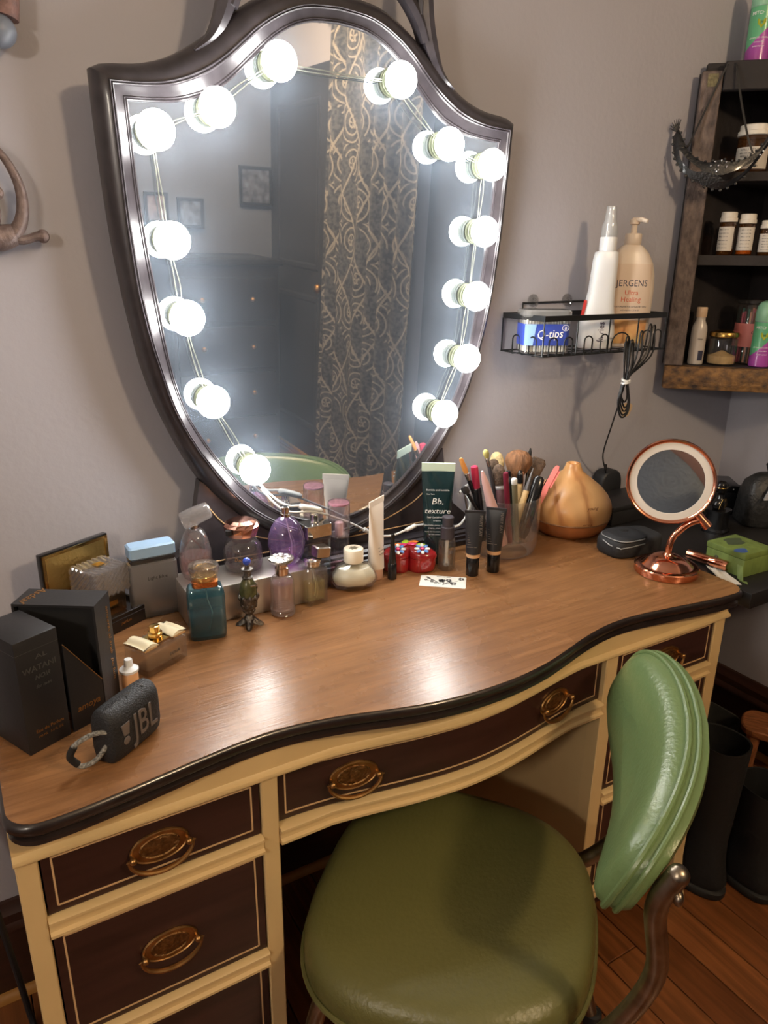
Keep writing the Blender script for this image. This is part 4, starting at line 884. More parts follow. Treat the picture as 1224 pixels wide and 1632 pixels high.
# standing tubes: a crimped flat end on top, cap below
def tube_body(h0, h1, r, w, m, parent, crimp=.010, cm=None, nm='tube_body'):
    rs = []
    for k in range(9):
        u = k/8; z = h0+(h1-h0)*u
        aa_ = r+(w-r)*u**1.1; bb2 = r*(1-u)**.75+.0012
        rs.append([(x, y, z) for x, y in sup(aa_, bb2, 2.0+.9*u, 32)])
    o = MB().loft(rs).build(nm, m, parent, smooth=60)
    MB().loft([[(x, y, z) for x, y in rrect(2*w+.0006, .0026, .0008, 2)] for z in (h1-.001, h1+crimp)]).build('crimp', cm or m, parent, smooth=0)
    return o
M_MK = mat('pearl_white_tube', (232, 220, 206), .32)
t = thing('white_cream_tube', 'white cream tube standing on its cap beside the milky bottle', 'tube', (.6365, 1.094, D), radians(31))
MB().lathe([(.0125, 0), (.0132, .001), (.0132, .020), (.0125, .021)], 26).build('cap', mat('blush_cap', (222, 180, 158), .35), t)
o = tube_body(.0212, .145, .0145, .0265, M_MK, t, .010)
text('MARY KAY', .0082, mat('grey_ink', (112, 104, 96), .5), o, FRONT(0, -.0042, .118), sx=.95)
for k in range(3): MB().box((0, -.0134+.0012*k, .052+.006*k), (.022, .0006, .0008)).build('stripe', MATS['grey_ink'], o, smooth=0)
# liquid eyeliner
t = thing('eyeliner', 'slim black liquid eyeliner standing in front of the red trinket box', 'cosmetic', (.6610, 1.0755, D), face(.66, 1.07))
MB().lathe([(.0078, 0), (.0086, .001), (.0086, .030), (.0074, .032)], 22).build('bottle_body', mat('glossy_black', (22, 22, 24), .2), t)
MB().lathe([(.0074, .0322), (.0072, .036), (.0050, .058), (.0037, .080), (.0034, .088), (.002, .0892)], 20).build('cap', MATS['glossy_black'], t)
# red lacquer heart box
M_RED = mat('red_lacquer', (150, 30, 34), .14, coat=.6, var=.2, vscale=40)
t = thing('trinket_box', 'red lacquered heart-shaped trinket box painted with flowers', 'box', (.7170, 1.108, D), radians(152))
def heart(k, n=48):
    out = []
    for i in range(n):
        a_ = 2*pi*i/n
        x = 16*sin(a_)**3; y = 13*cos(a_)-5*cos(2*a_)-2*cos(3*a_)-cos(4*a_)
        out.append((x*.00325*k, (y+2.5)*.00245*k))
    return out
hb = lambda k, z: [(x, y, z) for x, y in heart(k)]
MB().loft([hb(.90, 0), hb(.97, .004), hb(1.0, .016), hb(.985, .0275)]).build('box_body', M_RED, t, smooth=60)
hl = MB().loft([hb(.97, .0278), hb(1.02, .0285), hb(1.02, .0330), hb(.97, .0380), hb(.82, .0430), hb(.5, .0470), hb(.05, .0480)]).build('lid', M_RED, t, smooth=60)
FC = {'b': mat('blue_petal', (92, 142, 212), .3), 'w': mat('white_petal', (236, 236, 232), .3), 'p': mat('pink_petal', (226, 60, 116), .3), 'o': mat('orange_petal', (236, 132, 40), .3), 'g': mat('lime_leaf', (168, 204, 50), .3)}
def blob(x, y, z, rx, ry, key, nm, rot=0): 
    MB().sphere((0, 0, 0), (rx, ry, .0016), 12, 6, M=Matrix.Translation((x, y, z)) @ Matrix.Rotation(-.30 if y > .01 else 0, 4, 'X') @ Matrix.Rotation(rot, 4, 'Z')).build(nm, FC[key], hl)
for cx_, cy_, zz in ((-.024, .023, .0468), (.022, .024, .0466)):
    for k in range(8):
        an = 2*pi*k/8; blob(cx_+.0100*cos(an), cy_+.0100*sin(an), zz-.0032*sin(an), .0054, .0036, 'b' if k % 2 else 'w', 'petal', an)
    blob(cx_, cy_, zz+.0008, .0040, .0040, 'p', 'flower_eye')
for cx_, cy_, key, nm in ((-.006, -.008, 'p', 'petal'), (.012, -.002, 'p', 'petal'), (-.010, -.018, 'o', 'petal'), (.006, -.018, 'g', 'leaf'), (.022, -.004, 'o', 'petal'), (-.022, .001, 'g', 'leaf')):
    blob(cx_, cy_+.010, .0490, .0100, .0066, key, nm, random.uniform(0, 3))
# pump bottle
t = thing('serum_bottle', 'small clear pump bottle with dark grey cap right of the red box', 'bottle', (.7770, 1.066, D), face(.777, 1.066))
MB().lathe([(.0145, 0), (.0162, .002), (.0165, .010), (.0165, .056), (.0150, .061), (.0105, .063)], 32).build('bottle_body', M_GL, t)
MB().lathe([(.0128, .010), (.0130, .034)], 26).build('serum', glass('clear_serum', (.95, .93, .88), clear=.7, ior=1.1), t)
MB().lathe([(.0028, .012), (.0028, .064)], 12).build('dip_tube', mat('clear_white', (226, 220, 210), .4), t)
MB().lathe([(.0128, .0632), (.0132, .0645), (.0132, .086), (.0120, .0875), (.0102, .088), (.0102, .101), (.0112, .1015), (.0112, .1055), (.0095, .107)], 28).build('pump_cap', mat('dark_grey_plastic', (66, 62, 70), .4), t)
# teal hair cream tube
M_TEAL = glass('teal_tube_plastic', (.30, .55, .55), clear=.30, rough=.1, body=.62, bodycol=(.030, .085, .095))
t = thing('teal_cream_tube', 'large dark teal cream tube with white lettering and pale crimped top', 'tube', (.7830, 1.112, D), face(.783, 1.112)+radians(3))
MB().lathe([(.0225, 0), (.0232, .002), (.0232, .030), (.0220, .0315)], 30).build('cap', M_TEAL, t)
o = tube_body(.032, .184, .0240, .0318, M_TEAL, t, .0150, mat('pale_mint_crimp', (206, 226, 208), .4))
ty = lambda z, s_, txt, **k: text(txt, s_, M_INK, o, frame((k.pop('x', 0), -.0236*(1-(z-.032)/.152)**.75-.0022, z), (1, 0, 0), (0, -.10, 1)), **k)
ty(.126, .0185, 'Bb.', shear=.15); ty(.1075, .0150, 'texture', shear=.2, sx=1.1)
ty(.0955, .0052, 'hair (un)dressing', sx=1.1); ty(.0890, .0052, 'creme', sx=1.1); ty(.0800, .0042, 'touchable, piecey definition'); ty(.0745, .0042, 'creamy, pliable hold'); ty(.0675, .0036, 'leaves hair touchable and matte'); ty(.0620, .0036, 'for that undone look'); ty(.1480, .0050, 'Bumble and bumble.', sx=1.1); ty(.1400, .0036, 'New York', x=-.014)
# card
t = thing('floral_card', 'small white card printed with black flowers lying on the desk', 'card', (.7355, 1.0165, D), radians(-38.5))
cb_ = rslab(MB(), .085, .050, .0007, .002, e=.0002).build('card', mat('white_card', (228, 228, 220), .4), t, smooth=0)
pr = MB(); random.seed(11)
for k in range(15):
    x0, y0 = random.uniform(-.033, .033), random.uniform(-.010, .016); x1, y1 = x0*.35+random.uniform(-.004, .004), -.016+abs(x0)*.25
    pr.tube([(x0, y0, .0008), ((x0+x1)/2+.002, (y0+y1)/2, .0008), (x1, y1, .0008)], .00032, 4)
    for j in range(5):
        an = 2*pi*j/5+k; rr_ = .0021+.0019*(k % 3 == 0)
        pr.loft([[(x0+rr_*cos(an)+.6*rr_*cos(b2), y0+rr_*sin(an)+.6*rr_*sin(b2), z) for b2 in [2*pi*q_/7 for q_ in range(7)]] for z in (.0006, .0009)])
pr = pr.build('flower_print', mat('black_ink', (24, 24, 24), .5), cb_, smooth=0); pr['kind'] = 'stuff'
text('THANK YOU', .0045, MATS['black_ink'], cb_, TOPF(0, .0205, .0007))
# two foundation tubes
def foundation(x, y, rz, lab_):
    t = thing('foundation_tube', lab_, 'tube', (x, y, D), rz, 'black foundation tubes')
    MB().lathe([(.0115, 0), (.0122, .001), (.0122, .036), (.0115, .037)], 26).build('cap', MATS['glossy_black'], t)
    MB().lathe([(.0128, .0372), (.0132, .038), (.0132, .0445), (.0128, .045)], 26).build('beige_band', mat('beige_band', (222, 178, 134), .35), t)
    o = tube_body(.0452, .124, .0140, .0192, mat('satin_black_tube', (38, 39, 43), .38), t, .004)
    text('MARY KAY', .0082, MATS['grey_ink'], o, frame((.0115, -.0068, .101), (0, -.10, -1), (1, 0, 0)), sx=1.0)
    for k in range(9): MB().box((-.003-.001*(k % 3), -.0128+.0009*k, .060+.0044*k), (.018-.003*(k % 3), .0006, .0009)).build('print_line', MATS['grey_ink'], o, smooth=0)
foundation(.8035, 1.018, face(.80, 1.02), 'black foundation tube standing on its cap beside the pump bottle')
foundation(.8485, 1.012, face(.85, 1.01)+radians(-6), 'black foundation tube standing on its cap in front of the brush jar')
# ================================================================ glass jar with brushes and pencils
JX, JY = .9360, 1.0930
jar = thing('glass_jar', 'wide thick-bottomed glass jar holding make-up brushes and pencils', 'jar', (JX, JY, D))
jm = MB()
outp = [(.052, 0), (.060, .001), (.0655, .006), (.0700, .018), (.0720, .040), (.0722, .118), (.0712, .1212)]
inp = [(.0690, .1212), (.0685, .118), (.0683, .045), (.0660, .036), (.050, .0325), (.001, .0320)]
jm.lathe(outp+inp, 56)
jm.build('jar_body', glass('jar_glass', (.985, .99, .985), clear=.85, body=.03), jar, smooth=50)
M_BRH = mat('brown_bristle', (132, 92, 62), .8, var=.55, vscale=90, stretch=(1, 1, .15), bump=.8, bscale=300)
M_BRD = mat('dark_bristle', (96, 78, 64), .8, var=.5, vscale=120, bump=.8, bscale=300)
M_CRB = mat('cream_bristle', (206, 184, 136), .8, var=.4, vscale=90, bump=.8, bscale=300)
M_STL = mat('brushed_ferrule', (184, 178, 170), .25, metal=1.0)
M_BLKG = MATS['glossy_black']
JB = D+.0335
def stick(name, label, cat, tip, bot, parts, group='make-up tools in the glass jar'):
    """parts: (name, material, [(distance from the bottom, radius)...], squash) lathed along bottom-tip axis"""
    b = Vector(bot); t = Vector(tip); ax = (t-b); L_ = ax.length; z = ax.normalized()
    x = Vector((.79, -.61, 0)); x = (x-z*x.dot(z)).normalized(); y = z.cross(x)
    M = Matrix(((x.x, y.x, z.x, b.x), (x.y, y.y, z.y, b.y), (x.z, y.z, z.z, b.z), (0, 0, 0, 1)))
    o = thing(name, label, cat, M=M, group=group)
    for nm, m, prof, sq in parts:
        MB().lathe([(r, s*L_) for s, r in prof], 18, M=Matrix.Diagonal((1, sq, 1, 1))).build(nm, m, o, smooth=50)
    return o
stick('lip_brush', 'thin black lip brush with orange tip leaning left in the jar', 'brush', (.812, 1.082, .972), (.905, 1.095, JB), [('handle', M_BLKG, [(0, .0028), (.05, .0036), (.72, .0042), (.74, .003)], 1), ('ferrule', M_STL, [(.74, .0042), (.82, .0050), (.825, .003)], 1), ('bristles', mat('orange_bristle', (232, 160, 84), .7), [(.825, .0046), (.88, .0054), (.985, .0040), (1, .002)], .7)])
stick('round_brush', 'small black round-headed brush hanging over the left rim of the jar', 'brush', (.818, 1.078, .916), (.906, 1.080, JB), [('handle', M_BLKG, [(0, .0025), (.86, .0034), (.87, .003)], 1), ('head', mat('black_bristle', (44, 42, 44), .8), [(.87, .004), (.90, .0070), (.96, .0074), (1, .004)], .7)])
stick('red_lipstick', 'black lipstick tube with a raspberry red end in the jar', 'lipstick', (.846, 1.083, .951), (.880, 1.088, JB), [('tube', M_BLKG, [(0, .0085), (.02, .0090), (.70, .0090), (.72, .007)], 1), ('red_end', mat('raspberry_plastic', (178, 44, 74), .3), [(.72, .0072), (.74, .0074), (.985, .0072), (1, .006)], 1)])
stick('pink_wand', 'pale pink tapered tube at the front left of the jar', 'cosmetic', (.846, 1.058, .948), (.900, 1.050, JB), [('tube', mat('blush_pink_plastic', (232, 190, 186), .3), [(0, .0110), (.03, .0118), (.45, .0112), (.85, .0068), (.97, .0036), (1, .002)], 1)])
stick('eyeshadow_brush', 'grey handled eyeshadow brush with greenish fluffy tip in the jar', 'brush', (.884, 1.10, .976), (.945, 1.10, JB), [('handle', mat('dark_grey_handle', (70, 70, 76), .3), [(0, .0026), (.6, .0042), (.80, .0036), (.81, .003)], 1), ('ferrule', M_STL, [(.81, .0037), (.90, .0040), (.905, .003)], 1), ('bristles', mat('olive_bristle', (168, 160, 96), .8), [(.905, .004), (.95, .0064), (.985, .0052), (1, .002)], .9)])
stick('dome_brush', 'short fat dome brush with grey-brown bristles and white collar', 'brush', (.919, 1.10, .942), (.934, 1.085, JB), [('handle', mat('plum_handle', (104, 72, 74), .3), [(0, .006), (.3, .0075), (.66, .0105), (.67, .009)], 1), ('collar', M_WPL, [(.67, .0108), (.69, .0118), (.715, .0118), (.72, .0112)], 1), ('bristles', M_BRD, [(.72, .0116), (.80, .0135), (.90, .0130), (.97, .0090), (1, .003)], 1)])
stick('angled_brush', 'dark angled blush brush behind the dome brush', 'brush', (.924, 1.122, .946), (.956, 1.118, JB), [('handle', M_BLKG, [(0, .003), (.7, .0048), (.71, .004)], 1), ('ferrule', M_STL, [(.71, .005), (.82, .0056), (.825, .005)], 1), ('bristles', M_BRD, [(.825, .0054), (.90, .0100), (.97, .0095), (1, .005)], .6)])
stick('powder_brush', 'largest fluffy brown powder brush standing out of the jar', 'brush', (.993, 1.122, .958), (.962, 1.105, JB), [('handle', M_BLKG, [(0, .004), (.5, .0065), (.56, .006)], 1), ('ferrule', M_STL, [(.56, .0085), (.66, .0105), (.665, .009)], 1), ('bristles', M_BRH, [(.665, .0100), (.74, .0205), (.85, .0285), (.93, .0260), (.985, .0150), (1, .005)], .75)])
stick('cream_brush', 'fluffy cream and brown brush behind the largest powder brush', 'brush', (.955, 1.150, .952), (.955, 1.135, JB), [('handle', M_STL, [(0, .004), (.55, .0075), (.62, .007)], 1), ('bristles', M_CRB, [(.62, .0075), (.72, .0130), (.87, .0160), (.97, .0105), (1, .004)], .7)])
stick('fan_brush', 'dark brown flat brush leaning right over the jar rim', 'brush', (1.046, 1.120, .934), (.972, 1.110, JB), [('handle', M_BLKG, [(0, .003), (.62, .005), (.63, .004)], 1), ('bristles', M_BRD, [(.63, .006), (.78, .0140), (.95, .0170), (1, .012)], .5)])
stick('mascara_wand', 'thin black mascara wand sticking up highest at the right of the jar', 'cosmetic', (1.017, 1.118, .960), (.985, 1.095, JB), [('rod', M_BLKG, [(0, .0026), (.74, .0026), (.75, .0018), (.82, .0018)], 1), ('bristle_tip', mat('black_wand_bristle', (26, 25, 26), .8), [(.82, .0022), (.86, .0042), (.95, .0036), (1, .0012)], 1)])
stick('burgundy_pencil', 'burgundy lip pencil standing upright at the jar front', 'pencil', (.897, 1.050, .940), (.918, 1.048, JB), [('pencil', mat('burgundy_plastic', (116, 34, 56), .3), [(0, .0048), (.01, .0054), (.97, .0054), (1, .0044)], 1)])
stick('black_pencil', 'black eye pencil just right of the burgundy pencil', 'pencil', (.917, 1.066, .937), (.934, 1.056, JB), [('pencil', M_BLKG, [(0, .0044), (.01, .005), (.97, .005), (1, .004)], 1)])
stick('clear_gloss_tube', 'clear olive lip gloss tube with a white ring end', 'cosmetic', (.919, 1.050, .926), (.936, 1.048, JB), [('tube', mat('olive_gloss', (112, 106, 84), .2, coat=.5), [(0, .005), (.02, .0056), (.9, .0056), (.91, .005)], 1), ('white_ring', M_WHT, [(.91, .0056), (.985, .0060), (1, .004)], 1)])
stick('beige_pencil', 'beige pencil with rounded black end in the jar', 'pencil', (.960, 1.080, .929), (.960, 1.072, JB), [('pencil', mat('beige_wood', (196, 164, 114), .5), [(0, .0054), (.01, .006), (.80, .006), (.81, .005)], 1), ('black_end', M_BLKG, [(.81, .0062), (.93, .0062), (.99, .004), (1, .002)], 1)])
stick('tan_pencil', 'sharpened tan wooden pencil beside the beige one', 'pencil', (.970, 1.082, .924), (.950, 1.082, JB), [('pencil', mat('tan_wood', (176, 116, 78), .5), [(0, .0042), (.01, .0048), (.82, .0048), (.97, .0014), (1, .0008)], 1)])
stick('cone_brush', 'beige handled brush with grey pointed tip leaning right', 'brush', (.974, 1.058, .938), (.932, 1.060, JB), [('handle', MATS['beige_wood'], [(0, .0045), (.3, .0062), (.68, .0062), (.69, .005)], 1), ('cone_tip', mat('grey_cone', (108, 106, 108), .3, metal=.4), [(.69, .0056), (.74, .0050), (.97, .0014), (1, .0006)], 1)])
# hinged black clip, two folding razors
cl = stick('hair_clip', 'chunky black plastic clip standing at the front right of the jar', 'clip', (1.002, 1.068, .914), (.955, 1.055, JB), [('arm', M_BLKG, [(0, .0065), (.1, .0110), (.8, .0125), (.96, .0110), (1, .006)], .6)])
for k in range(4): MB().sphere((.008, -.004+.003*k, .060+.006*k), (.004, .002, .006), 8, 5).build('tooth', M_BLKG, cl)
def razor(label, m, tip, bot, nm='facial_razor'):
    b = Vector(bot); t = Vector(tip); z = (t-b).normalized(); L_ = (t-b).length
    x = Vector((.79, -.61, 0)); x = (x-z*x.dot(z)).normalized(); y = z.cross(x)
    o = thing(nm, label, 'razor', M=Matrix(((x.x, y.x, z.x, b.x), (x.y, y.y, z.y, b.y), (x.z, y.z, z.z, b.z), (0, 0, 0, 1))), group='make-up tools in the glass jar')
    prof = [(0, .003), (.25, .0055), (.5, .0075), (.62, .0078), (.66, .0070), (.70, .0055), (.95, .0060), (1, .003)]
    pts = [(w, s*L_) for s, w in prof]+[(-w, s*L_) for s, w in reversed(prof)]
    MB().loft([[(x_, -.0022, z_) for x_, z_ in pts], [(x_, .0022, z_) for x_, z_ in pts]]).build('handle', m, o, bevel=.0008, seg=1)
    MB().box((.0072, 0, L_*.83), (.004, .0012, L_*.24)).build('blade_guard', m, o, smooth=0)
razor('coral pink folding brow razor leaning out to the right of the jar', mat('coral_plastic', (232, 128, 122), .3), (1.060, 1.078, .926), (.952, 1.062, JB))
razor('black folding brow razor tucked under the coral one', M_BLKG, (1.063, 1.092, .905), (.957, 1.080, JB))
# ================================================================ wooden diffuser
def swirl_wood():
    m = mat('printed_wood_grain', (206, 150, 92), .36, coat=.1); nt = m.node_tree; b = nt.nodes['Principled BSDF']; L = nt.links.new
    tc = nt.nodes.new('ShaderNodeTexCoord'); mp = nt.nodes.new('ShaderNodeMapping'); mp.inputs['Rotation'].default_value = (radians(60), radians(20), radians(30)); mp.inputs['Scale'].default_value = (1, 1, .35); L(tc.outputs['Object'], mp.inputs[0])
    w = nt.nodes.new('ShaderNodeTexWave'); w.inputs['Scale'].default_value = 7; w.inputs['Distortion'].default_value = 7; w.inputs['Detail'].default_value = 3; w.inputs['Detail Scale'].default_value = 1.2; L(mp.outputs[0], w.inputs['Vector'])
    r = nt.nodes.new('ShaderNodeValToRGB'); e = r.color_ramp.elements
    e[0].position = 0; e[0].color = (*lin((186, 128, 78)), 1); e[1].position = .6; e[1].color = (*lin((226, 172, 112)), 1); x_ = e.new(.12); x_.color = (*lin((212, 156, 98)), 1)
    L(w.outputs['Fac'], r.inputs[0]); L(r.outputs[0], b.inputs['Base Color']); return m
M_DIF = swirl_wood()
df = thing('aroma_diffuser', 'onion-shaped wood-grain aroma diffuser beside the brush jar', 'diffuser', (1.1420, 1.116, D), face(1.14, 1.11))
MB().lathe([(0.0588, 0), (0.0655, .001), (0.0751, .010), (0.0836, .022), (0.0876, .0335)], 48).build('base', mat('darker_wood_grain', (176, 112, 66), .36, var=.3, vscale=14), df)
MB().lathe([(0.0879, .0340), (0.0886, .0355), (0.0879, .037)], 48).build('seam_ring', mat('tan_seam', (150, 108, 72), .5), df)
db = MB().lathe([(0.0879, .0372), (0.0904, .048), (0.0902, .060), (0.0870, .072), (0.0791, .086), (0.0661, .101), (0.0486, .115), (0.0339, .126), (.0215, .136), (.0172, .146), (.0150, .153), (.0125, .154), (.0105, .152), (.0095, .145)], 48).build('cover', M_DIF, df, smooth=60)
text('young', .010, mat('brown_ink', (128, 78, 46), .6), db, frame((.0475, -.0762, .0775), (.86, .53, 0), (-.1, .25, 1)), shear=.4)
text('AROMA', .0045, MATS['brown_ink'], db, frame((.0407, -.0822, .0415), (.89, .45, 0), (0, 0, 1)), sx=1.4)
# ================================================================ pouch, rose gold mirror
M_NEO = mat('black_neoprene', (36, 37, 40), .75, bump=.15, bscale=300)
pc = thing('zip_pouch', 'black soft pouch with silver piping between diffuser and round mirror', 'pouch', (1.166, .962, D), radians(-4))
def pring(k, kd, z): return [(x*k, y*kd, z) for x, y in sup(.066, .040, 4, 40)]
pz = MB().loft([pring(.93, .9, 0), pring(1, 1, .006), pring(1, 1, .026), pring(.97, .95, .033), pring(.88, .85, .037), pring(.4, .4, .0385)]).build('pouch_body', M_NEO, pc, smooth=60)
fp = MB().loft([[(x*.62*k-.020, y*.92*k-.003, z) for x, y in sup(.066, .040, 3, 36)] for k, z in ((1, .0345), (1.02, .038), (.97, .0415), (.5, .0430))]).build('flap', M_NEO, pz, smooth=60)
MB().tube([(x*.635-.020, y*.945-.003, .0375) for x, y in sup(.066, .040, 3, 36)][8:30], .0011, 6).build('silver_piping', mat('silver_piping', (150, 152, 152), .4), pz)
MB().tube([(-.064, .010, .030), (-.0665, -.012, .026), (-.058, -.036, .024), (-.030, -.0405, .026), (.0, -.041, .028)], .0012, 6).build('silver_piping', MATS['silver_piping'], pz)
MB().sphere((-.012, .006, .0430), (.010, .008, .0012), 14, 6).build('oval_badge', M_RUB, fp)
M_RG = mat('rose_gold', (228, 156, 126), .13, metal=1.0)
rm = thing('makeup_mirror', 'round rose gold make-up mirror on curved arm and domed foot', 'mirror', (0, 0, 0))
BXC, BYC = 1.1405, .8465
MB().lathe([(.056, 0), (.0590, .001), (.0597, .003), (.0597, .0135), (.058, .0155), (.0520, .0165), (.0480, .0160), (.0445, .0185), (.040, .0235), (.030, .0310), (.018, .0355), (.006, .0370)], 56, c=(BXC, BYC, D)).build('foot', M_RG, rm, smooth=40)
HC = Vector((1.1395, .8635, .9370)); HN = ((Vector((0, 0, 1.32))-HC).normalized()+(Vector((-.095, -.265, 1.125))-HC).normalized()).normalized()
HX = Vector((.6, -.8, 0)); HX = (HX-HN*HX.dot(HN)).normalized(); HY = HN.cross(HX)
HM = Matrix(((HX.x, HY.x, HN.x, HC.x), (HX.y, HY.y, HN.y, HC.y), (HX.z, HY.z, HN.z, HC.z), (0, 0, 0, 1)))
hd = MB().lathe([(.0725, .0040), (.0745, .0075), (.0775, .0085), (.0795, .0060), (.0800, 0), (.0790, -.007), (.0740, -.0120), (.045, -.0145), (.001, -.0150)], 64, M=HM, c0=False).build('head', M_RG, rm, smooth=50)
MB().lathe([(.0595, .0030), (.0600, .0042), (.0728, .0042), (.0730, .0030)], 64, M=HM, c0=False, c1=False).build('light_ring', mat('frosted_light_ring', (214, 206, 196), .5), hd)
MB().lathe([(.0598, .0028), (.030, .0022), (.001, .0020)], 64, M=HM, c0=False).build('mirror_glass', mirror_mat('clean_mirror_glass', .015, .82), hd, smooth=80)
cA = Vector((1.1545, .7990, .8930)); jd = (HM.to_3x3() @ Vector((.70, -.71, 0))).normalized()
rimp = HM @ Vector((.0790*.70, -.0790*.71, -.004))
MB().tube([tuple(rimp-jd*.002), tuple(rimp+jd*.020)], .0078, 18).build('pivot', M_RG, rm)
MB().tube([tuple(rimp+jd*.019), tuple(rimp+jd*.030)], .0088, 18).build('pivot_knob', M_RG, rm)
endp = rimp+jd*.012
arm = smooth_path([(BXC-.003, BYC-.002, D+.030), (BXC-.004, BYC-.002, D+.052), (BXC+.000, BYC-.004, D+.070), tuple(Vector((BXC+.006, BYC-.010, D+.084))), tuple(Vector((BXC+.006, BYC-.010, D+.084)).lerp(endp, .45)+Vector((0, 0, .006))), tuple(endp)], 6)
MB().tube(arm, .0062, 14).build('arm', M_RG, rm)
MB().lathe([(.0105, .0345), (.0095, .038), (.0072, .041)], 20, c=(BXC-.003, BYC-.002, D)).build('arm_collar', M_RG, rm)
# ================================================================ black side table in the corner and what stands on it
M_TBL = mat('black_table_lacquer', (30, 28, 28), .42, coat=.15)
tb_ = thing('black_side_table', 'black lacquered table in the corner, right of the cream desk', 'table', (0, 0, 0))
TZ = .7505
MB().box(((1.2145+1.840)/2, (.712+1.215)/2, TZ-.016), (1.840-1.2145, 1.215-.712, .032)).build('table_top', M_TBL, tb_, bevel=.003)
for x_, y_ in ((1.24, 1.185), (1.815, 1.185), (1.815, .745)): MB().box((x_, y_, (TZ-.032)/2), (.04, .04, TZ-.032)).build('leg', M_TBL, tb_, bevel=.002)
MB().box((1.53, 1.195, TZ-.062), (.55, .02, .06)).build('back_rail', M_TBL, tb_)
# paper, lipstick tube, green box
pp = thing('paper_scrap', 'crumpled white paper scrap lying under the desk corner near the green box', 'paper', (1.2345, .790, TZ+.0004), radians(60))
g_ = []; nx, ny = 7, 5
random.seed(5)
for zof in (0, .0006):
    pass
hgt = [[.003*random.random()+.004*(j == ny-1) for j in range(ny)] for i in range(nx)]
MB().loft([[((i/(nx-1)-.5)*.085, (j/(ny-1)-.5)*.036*(1-.25*i/(nx-1)), hgt[i][j]) for j in range(ny)]+[((i/(nx-1)-.5)*.085, (j/(ny-1)-.5)*.036*(1-.25*i/(nx-1)), hgt[i][j]+.0008) for j in range(ny-1, -1, -1)] for i in range(nx)]).build('paper_sheet', mat('white_paper', (226, 222, 214), .7), pp, smooth=0)
rt = thing('rose_gold_tube', 'rose gold cosmetic tube lying on its side by the green box', 'cosmetic', M=Matrix.Translation((1.2560, .838, TZ+.0135)) @ Matrix.Rotation(radians(-82), 4, 'Z') @ Matrix.Rotation(pi/2, 4, 'Y'))
MB().lathe([(.0085, -.045), (.0095, -.044), (.0095, .002), (.0090, .003)], 24).build('tube', M_RG, rt)
MB().lathe([(.0100, .0032), (.0102, .004), (.0102, .038), (.0090, .040), (.0078, .040), (.0075, .030)], 24).build('open_cap', M_RG, rt)
M_GRN = mat('green_silk_brocade', (112, 132, 66), .6, var=.22, vscale=60, stretch=(1, 1, .3), bump=.2, bscale=200)
gx = thing('green_box', 'small green fabric covered box with blue motif near the desk corner', 'box', (1.3065, .8085, TZ), radians(-2))
gb_ = MB().box((0, 0, .0180), (.084, .086, .036)).build('box_body', M_GRN, gx, bevel=.0015)
gl2 = MB().box((0, 0, .0425), (.086, .088, .0115)).build('lid', M_GRN, gx, bevel=.0015)
MB().loft([[(-.030+.015*cos(a_)*(1+.2*sin(3*a_)), -.024+.011*sin(a_), z) for a_ in [2*pi*k/14 for k in range(14)]] for z in (.0482, .0486)]).build('blue_motif', mat('blue_embroidery', (72, 104, 172), .6), gl2, smooth=0)
MB().loft([[(.002+.022*cos(a_)*(1+.25*sin(4*a_)), .016+.018*sin(a_), z) for a_ in [2*pi*k/20 for k in range(20)]] for z in (.0482, .0485)]).build('dark_motif', mat('dark_embroidery', (70, 82, 58), .6), gl2, smooth=0)
MB().sphere((-.0425, .018, .020), (.003, .006, .006), 12, 8).build('bead_clasp', mat('dark_bead', (60, 64, 40), .3), gb_)
tas = MB()
for k in range(12): tas.tube([(-.0425, -.030-.001*k, .024), (-.047-.0003*k, -.036-.0012*k, .010), (-.050-.0008*k, -.040-.0016*k, .0012), (-.052-.0022*(k % 4), -.046-.002*k, .0010)], .0011, 5)
tas = tas.build('fringe', M_GRN, gx); tas['kind'] = 'stuff'
# black statuette of a crowned head, gold painted
M_BK2 = mat('gloss_black_resin', (18, 18, 20), .25)
fg = thing('black_statuette', 'black resin bust statuette with gold painted collar in the corner', 'statuette', (1.452, .965, TZ), radians(10))
MB().loft([[(x*k, y*k, z) for x, y in sup(.026, .026, 4, 28)] for z, k in ((0, 1), (.006, 1), (.010, .85), (.042, .80), (.048, .95), (.053, .95))]).build('pedestal', M_BK2, fg, smooth=40)
sb2 = MB().loft([[(x*a_, y*b_, z) for x, y in sup(1, 1, 2.2, 28)] for z, a_, b_ in ((.053, .016, .011), (.060, .021, .0125), (.070, .0205, .012), (.076, .012, .010), (.080, .0075, .0085), (.088, .0070, .008))]).build('shoulders', M_BK2, fg, smooth=60)
hd2 = MB(); hd2.sphere((0.001, 0, .1005), (.0125, .0105, .0150), 20, 14)
hd2.loft([[(.0125+dx+x*w, y*w, z) for x, y in sup(.0028, .0028, 2, 10)] for dx, w, z in ((-.002, .6, .092), (-.0005, 1, .095), (.0015, .8, .0985), (0, .5, .103))])
hd2.sphere((.010, 0, .0905), (.0035, .005, .003), 10, 6)
hd2.build('head', M_BK2, fg, smooth=60)
MB().loft([[(-.0012+x*k, y*k*.92, z) for x, y in sup(.0150, .0130, 2.2, 26)] for z, k in ((.1035, 1), (.110, 1.0), (.1150, .85), (.1180, .45))]).build('headdress', M_BK2, fg, smooth=60)
MB().tube([(-.0012+.0152*cos(a_), .0122*sin(a_), .1045) for a_ in [2*pi*k/24 for k in range(24)]], .0010, 6, closed=True).build('gold_band', M_GOLD, fg)
gs = MB()
for k in range(7):
    an = -1.2+.4*k; gs.tube([(.008*sin(an)*1.0, -.0095+.0, .078), (.017*sin(an), -.0125+.004*abs(sin(an)), .064), (.018*sin(an), -.0120+.004*abs(sin(an)), .056)], .0009, 5)
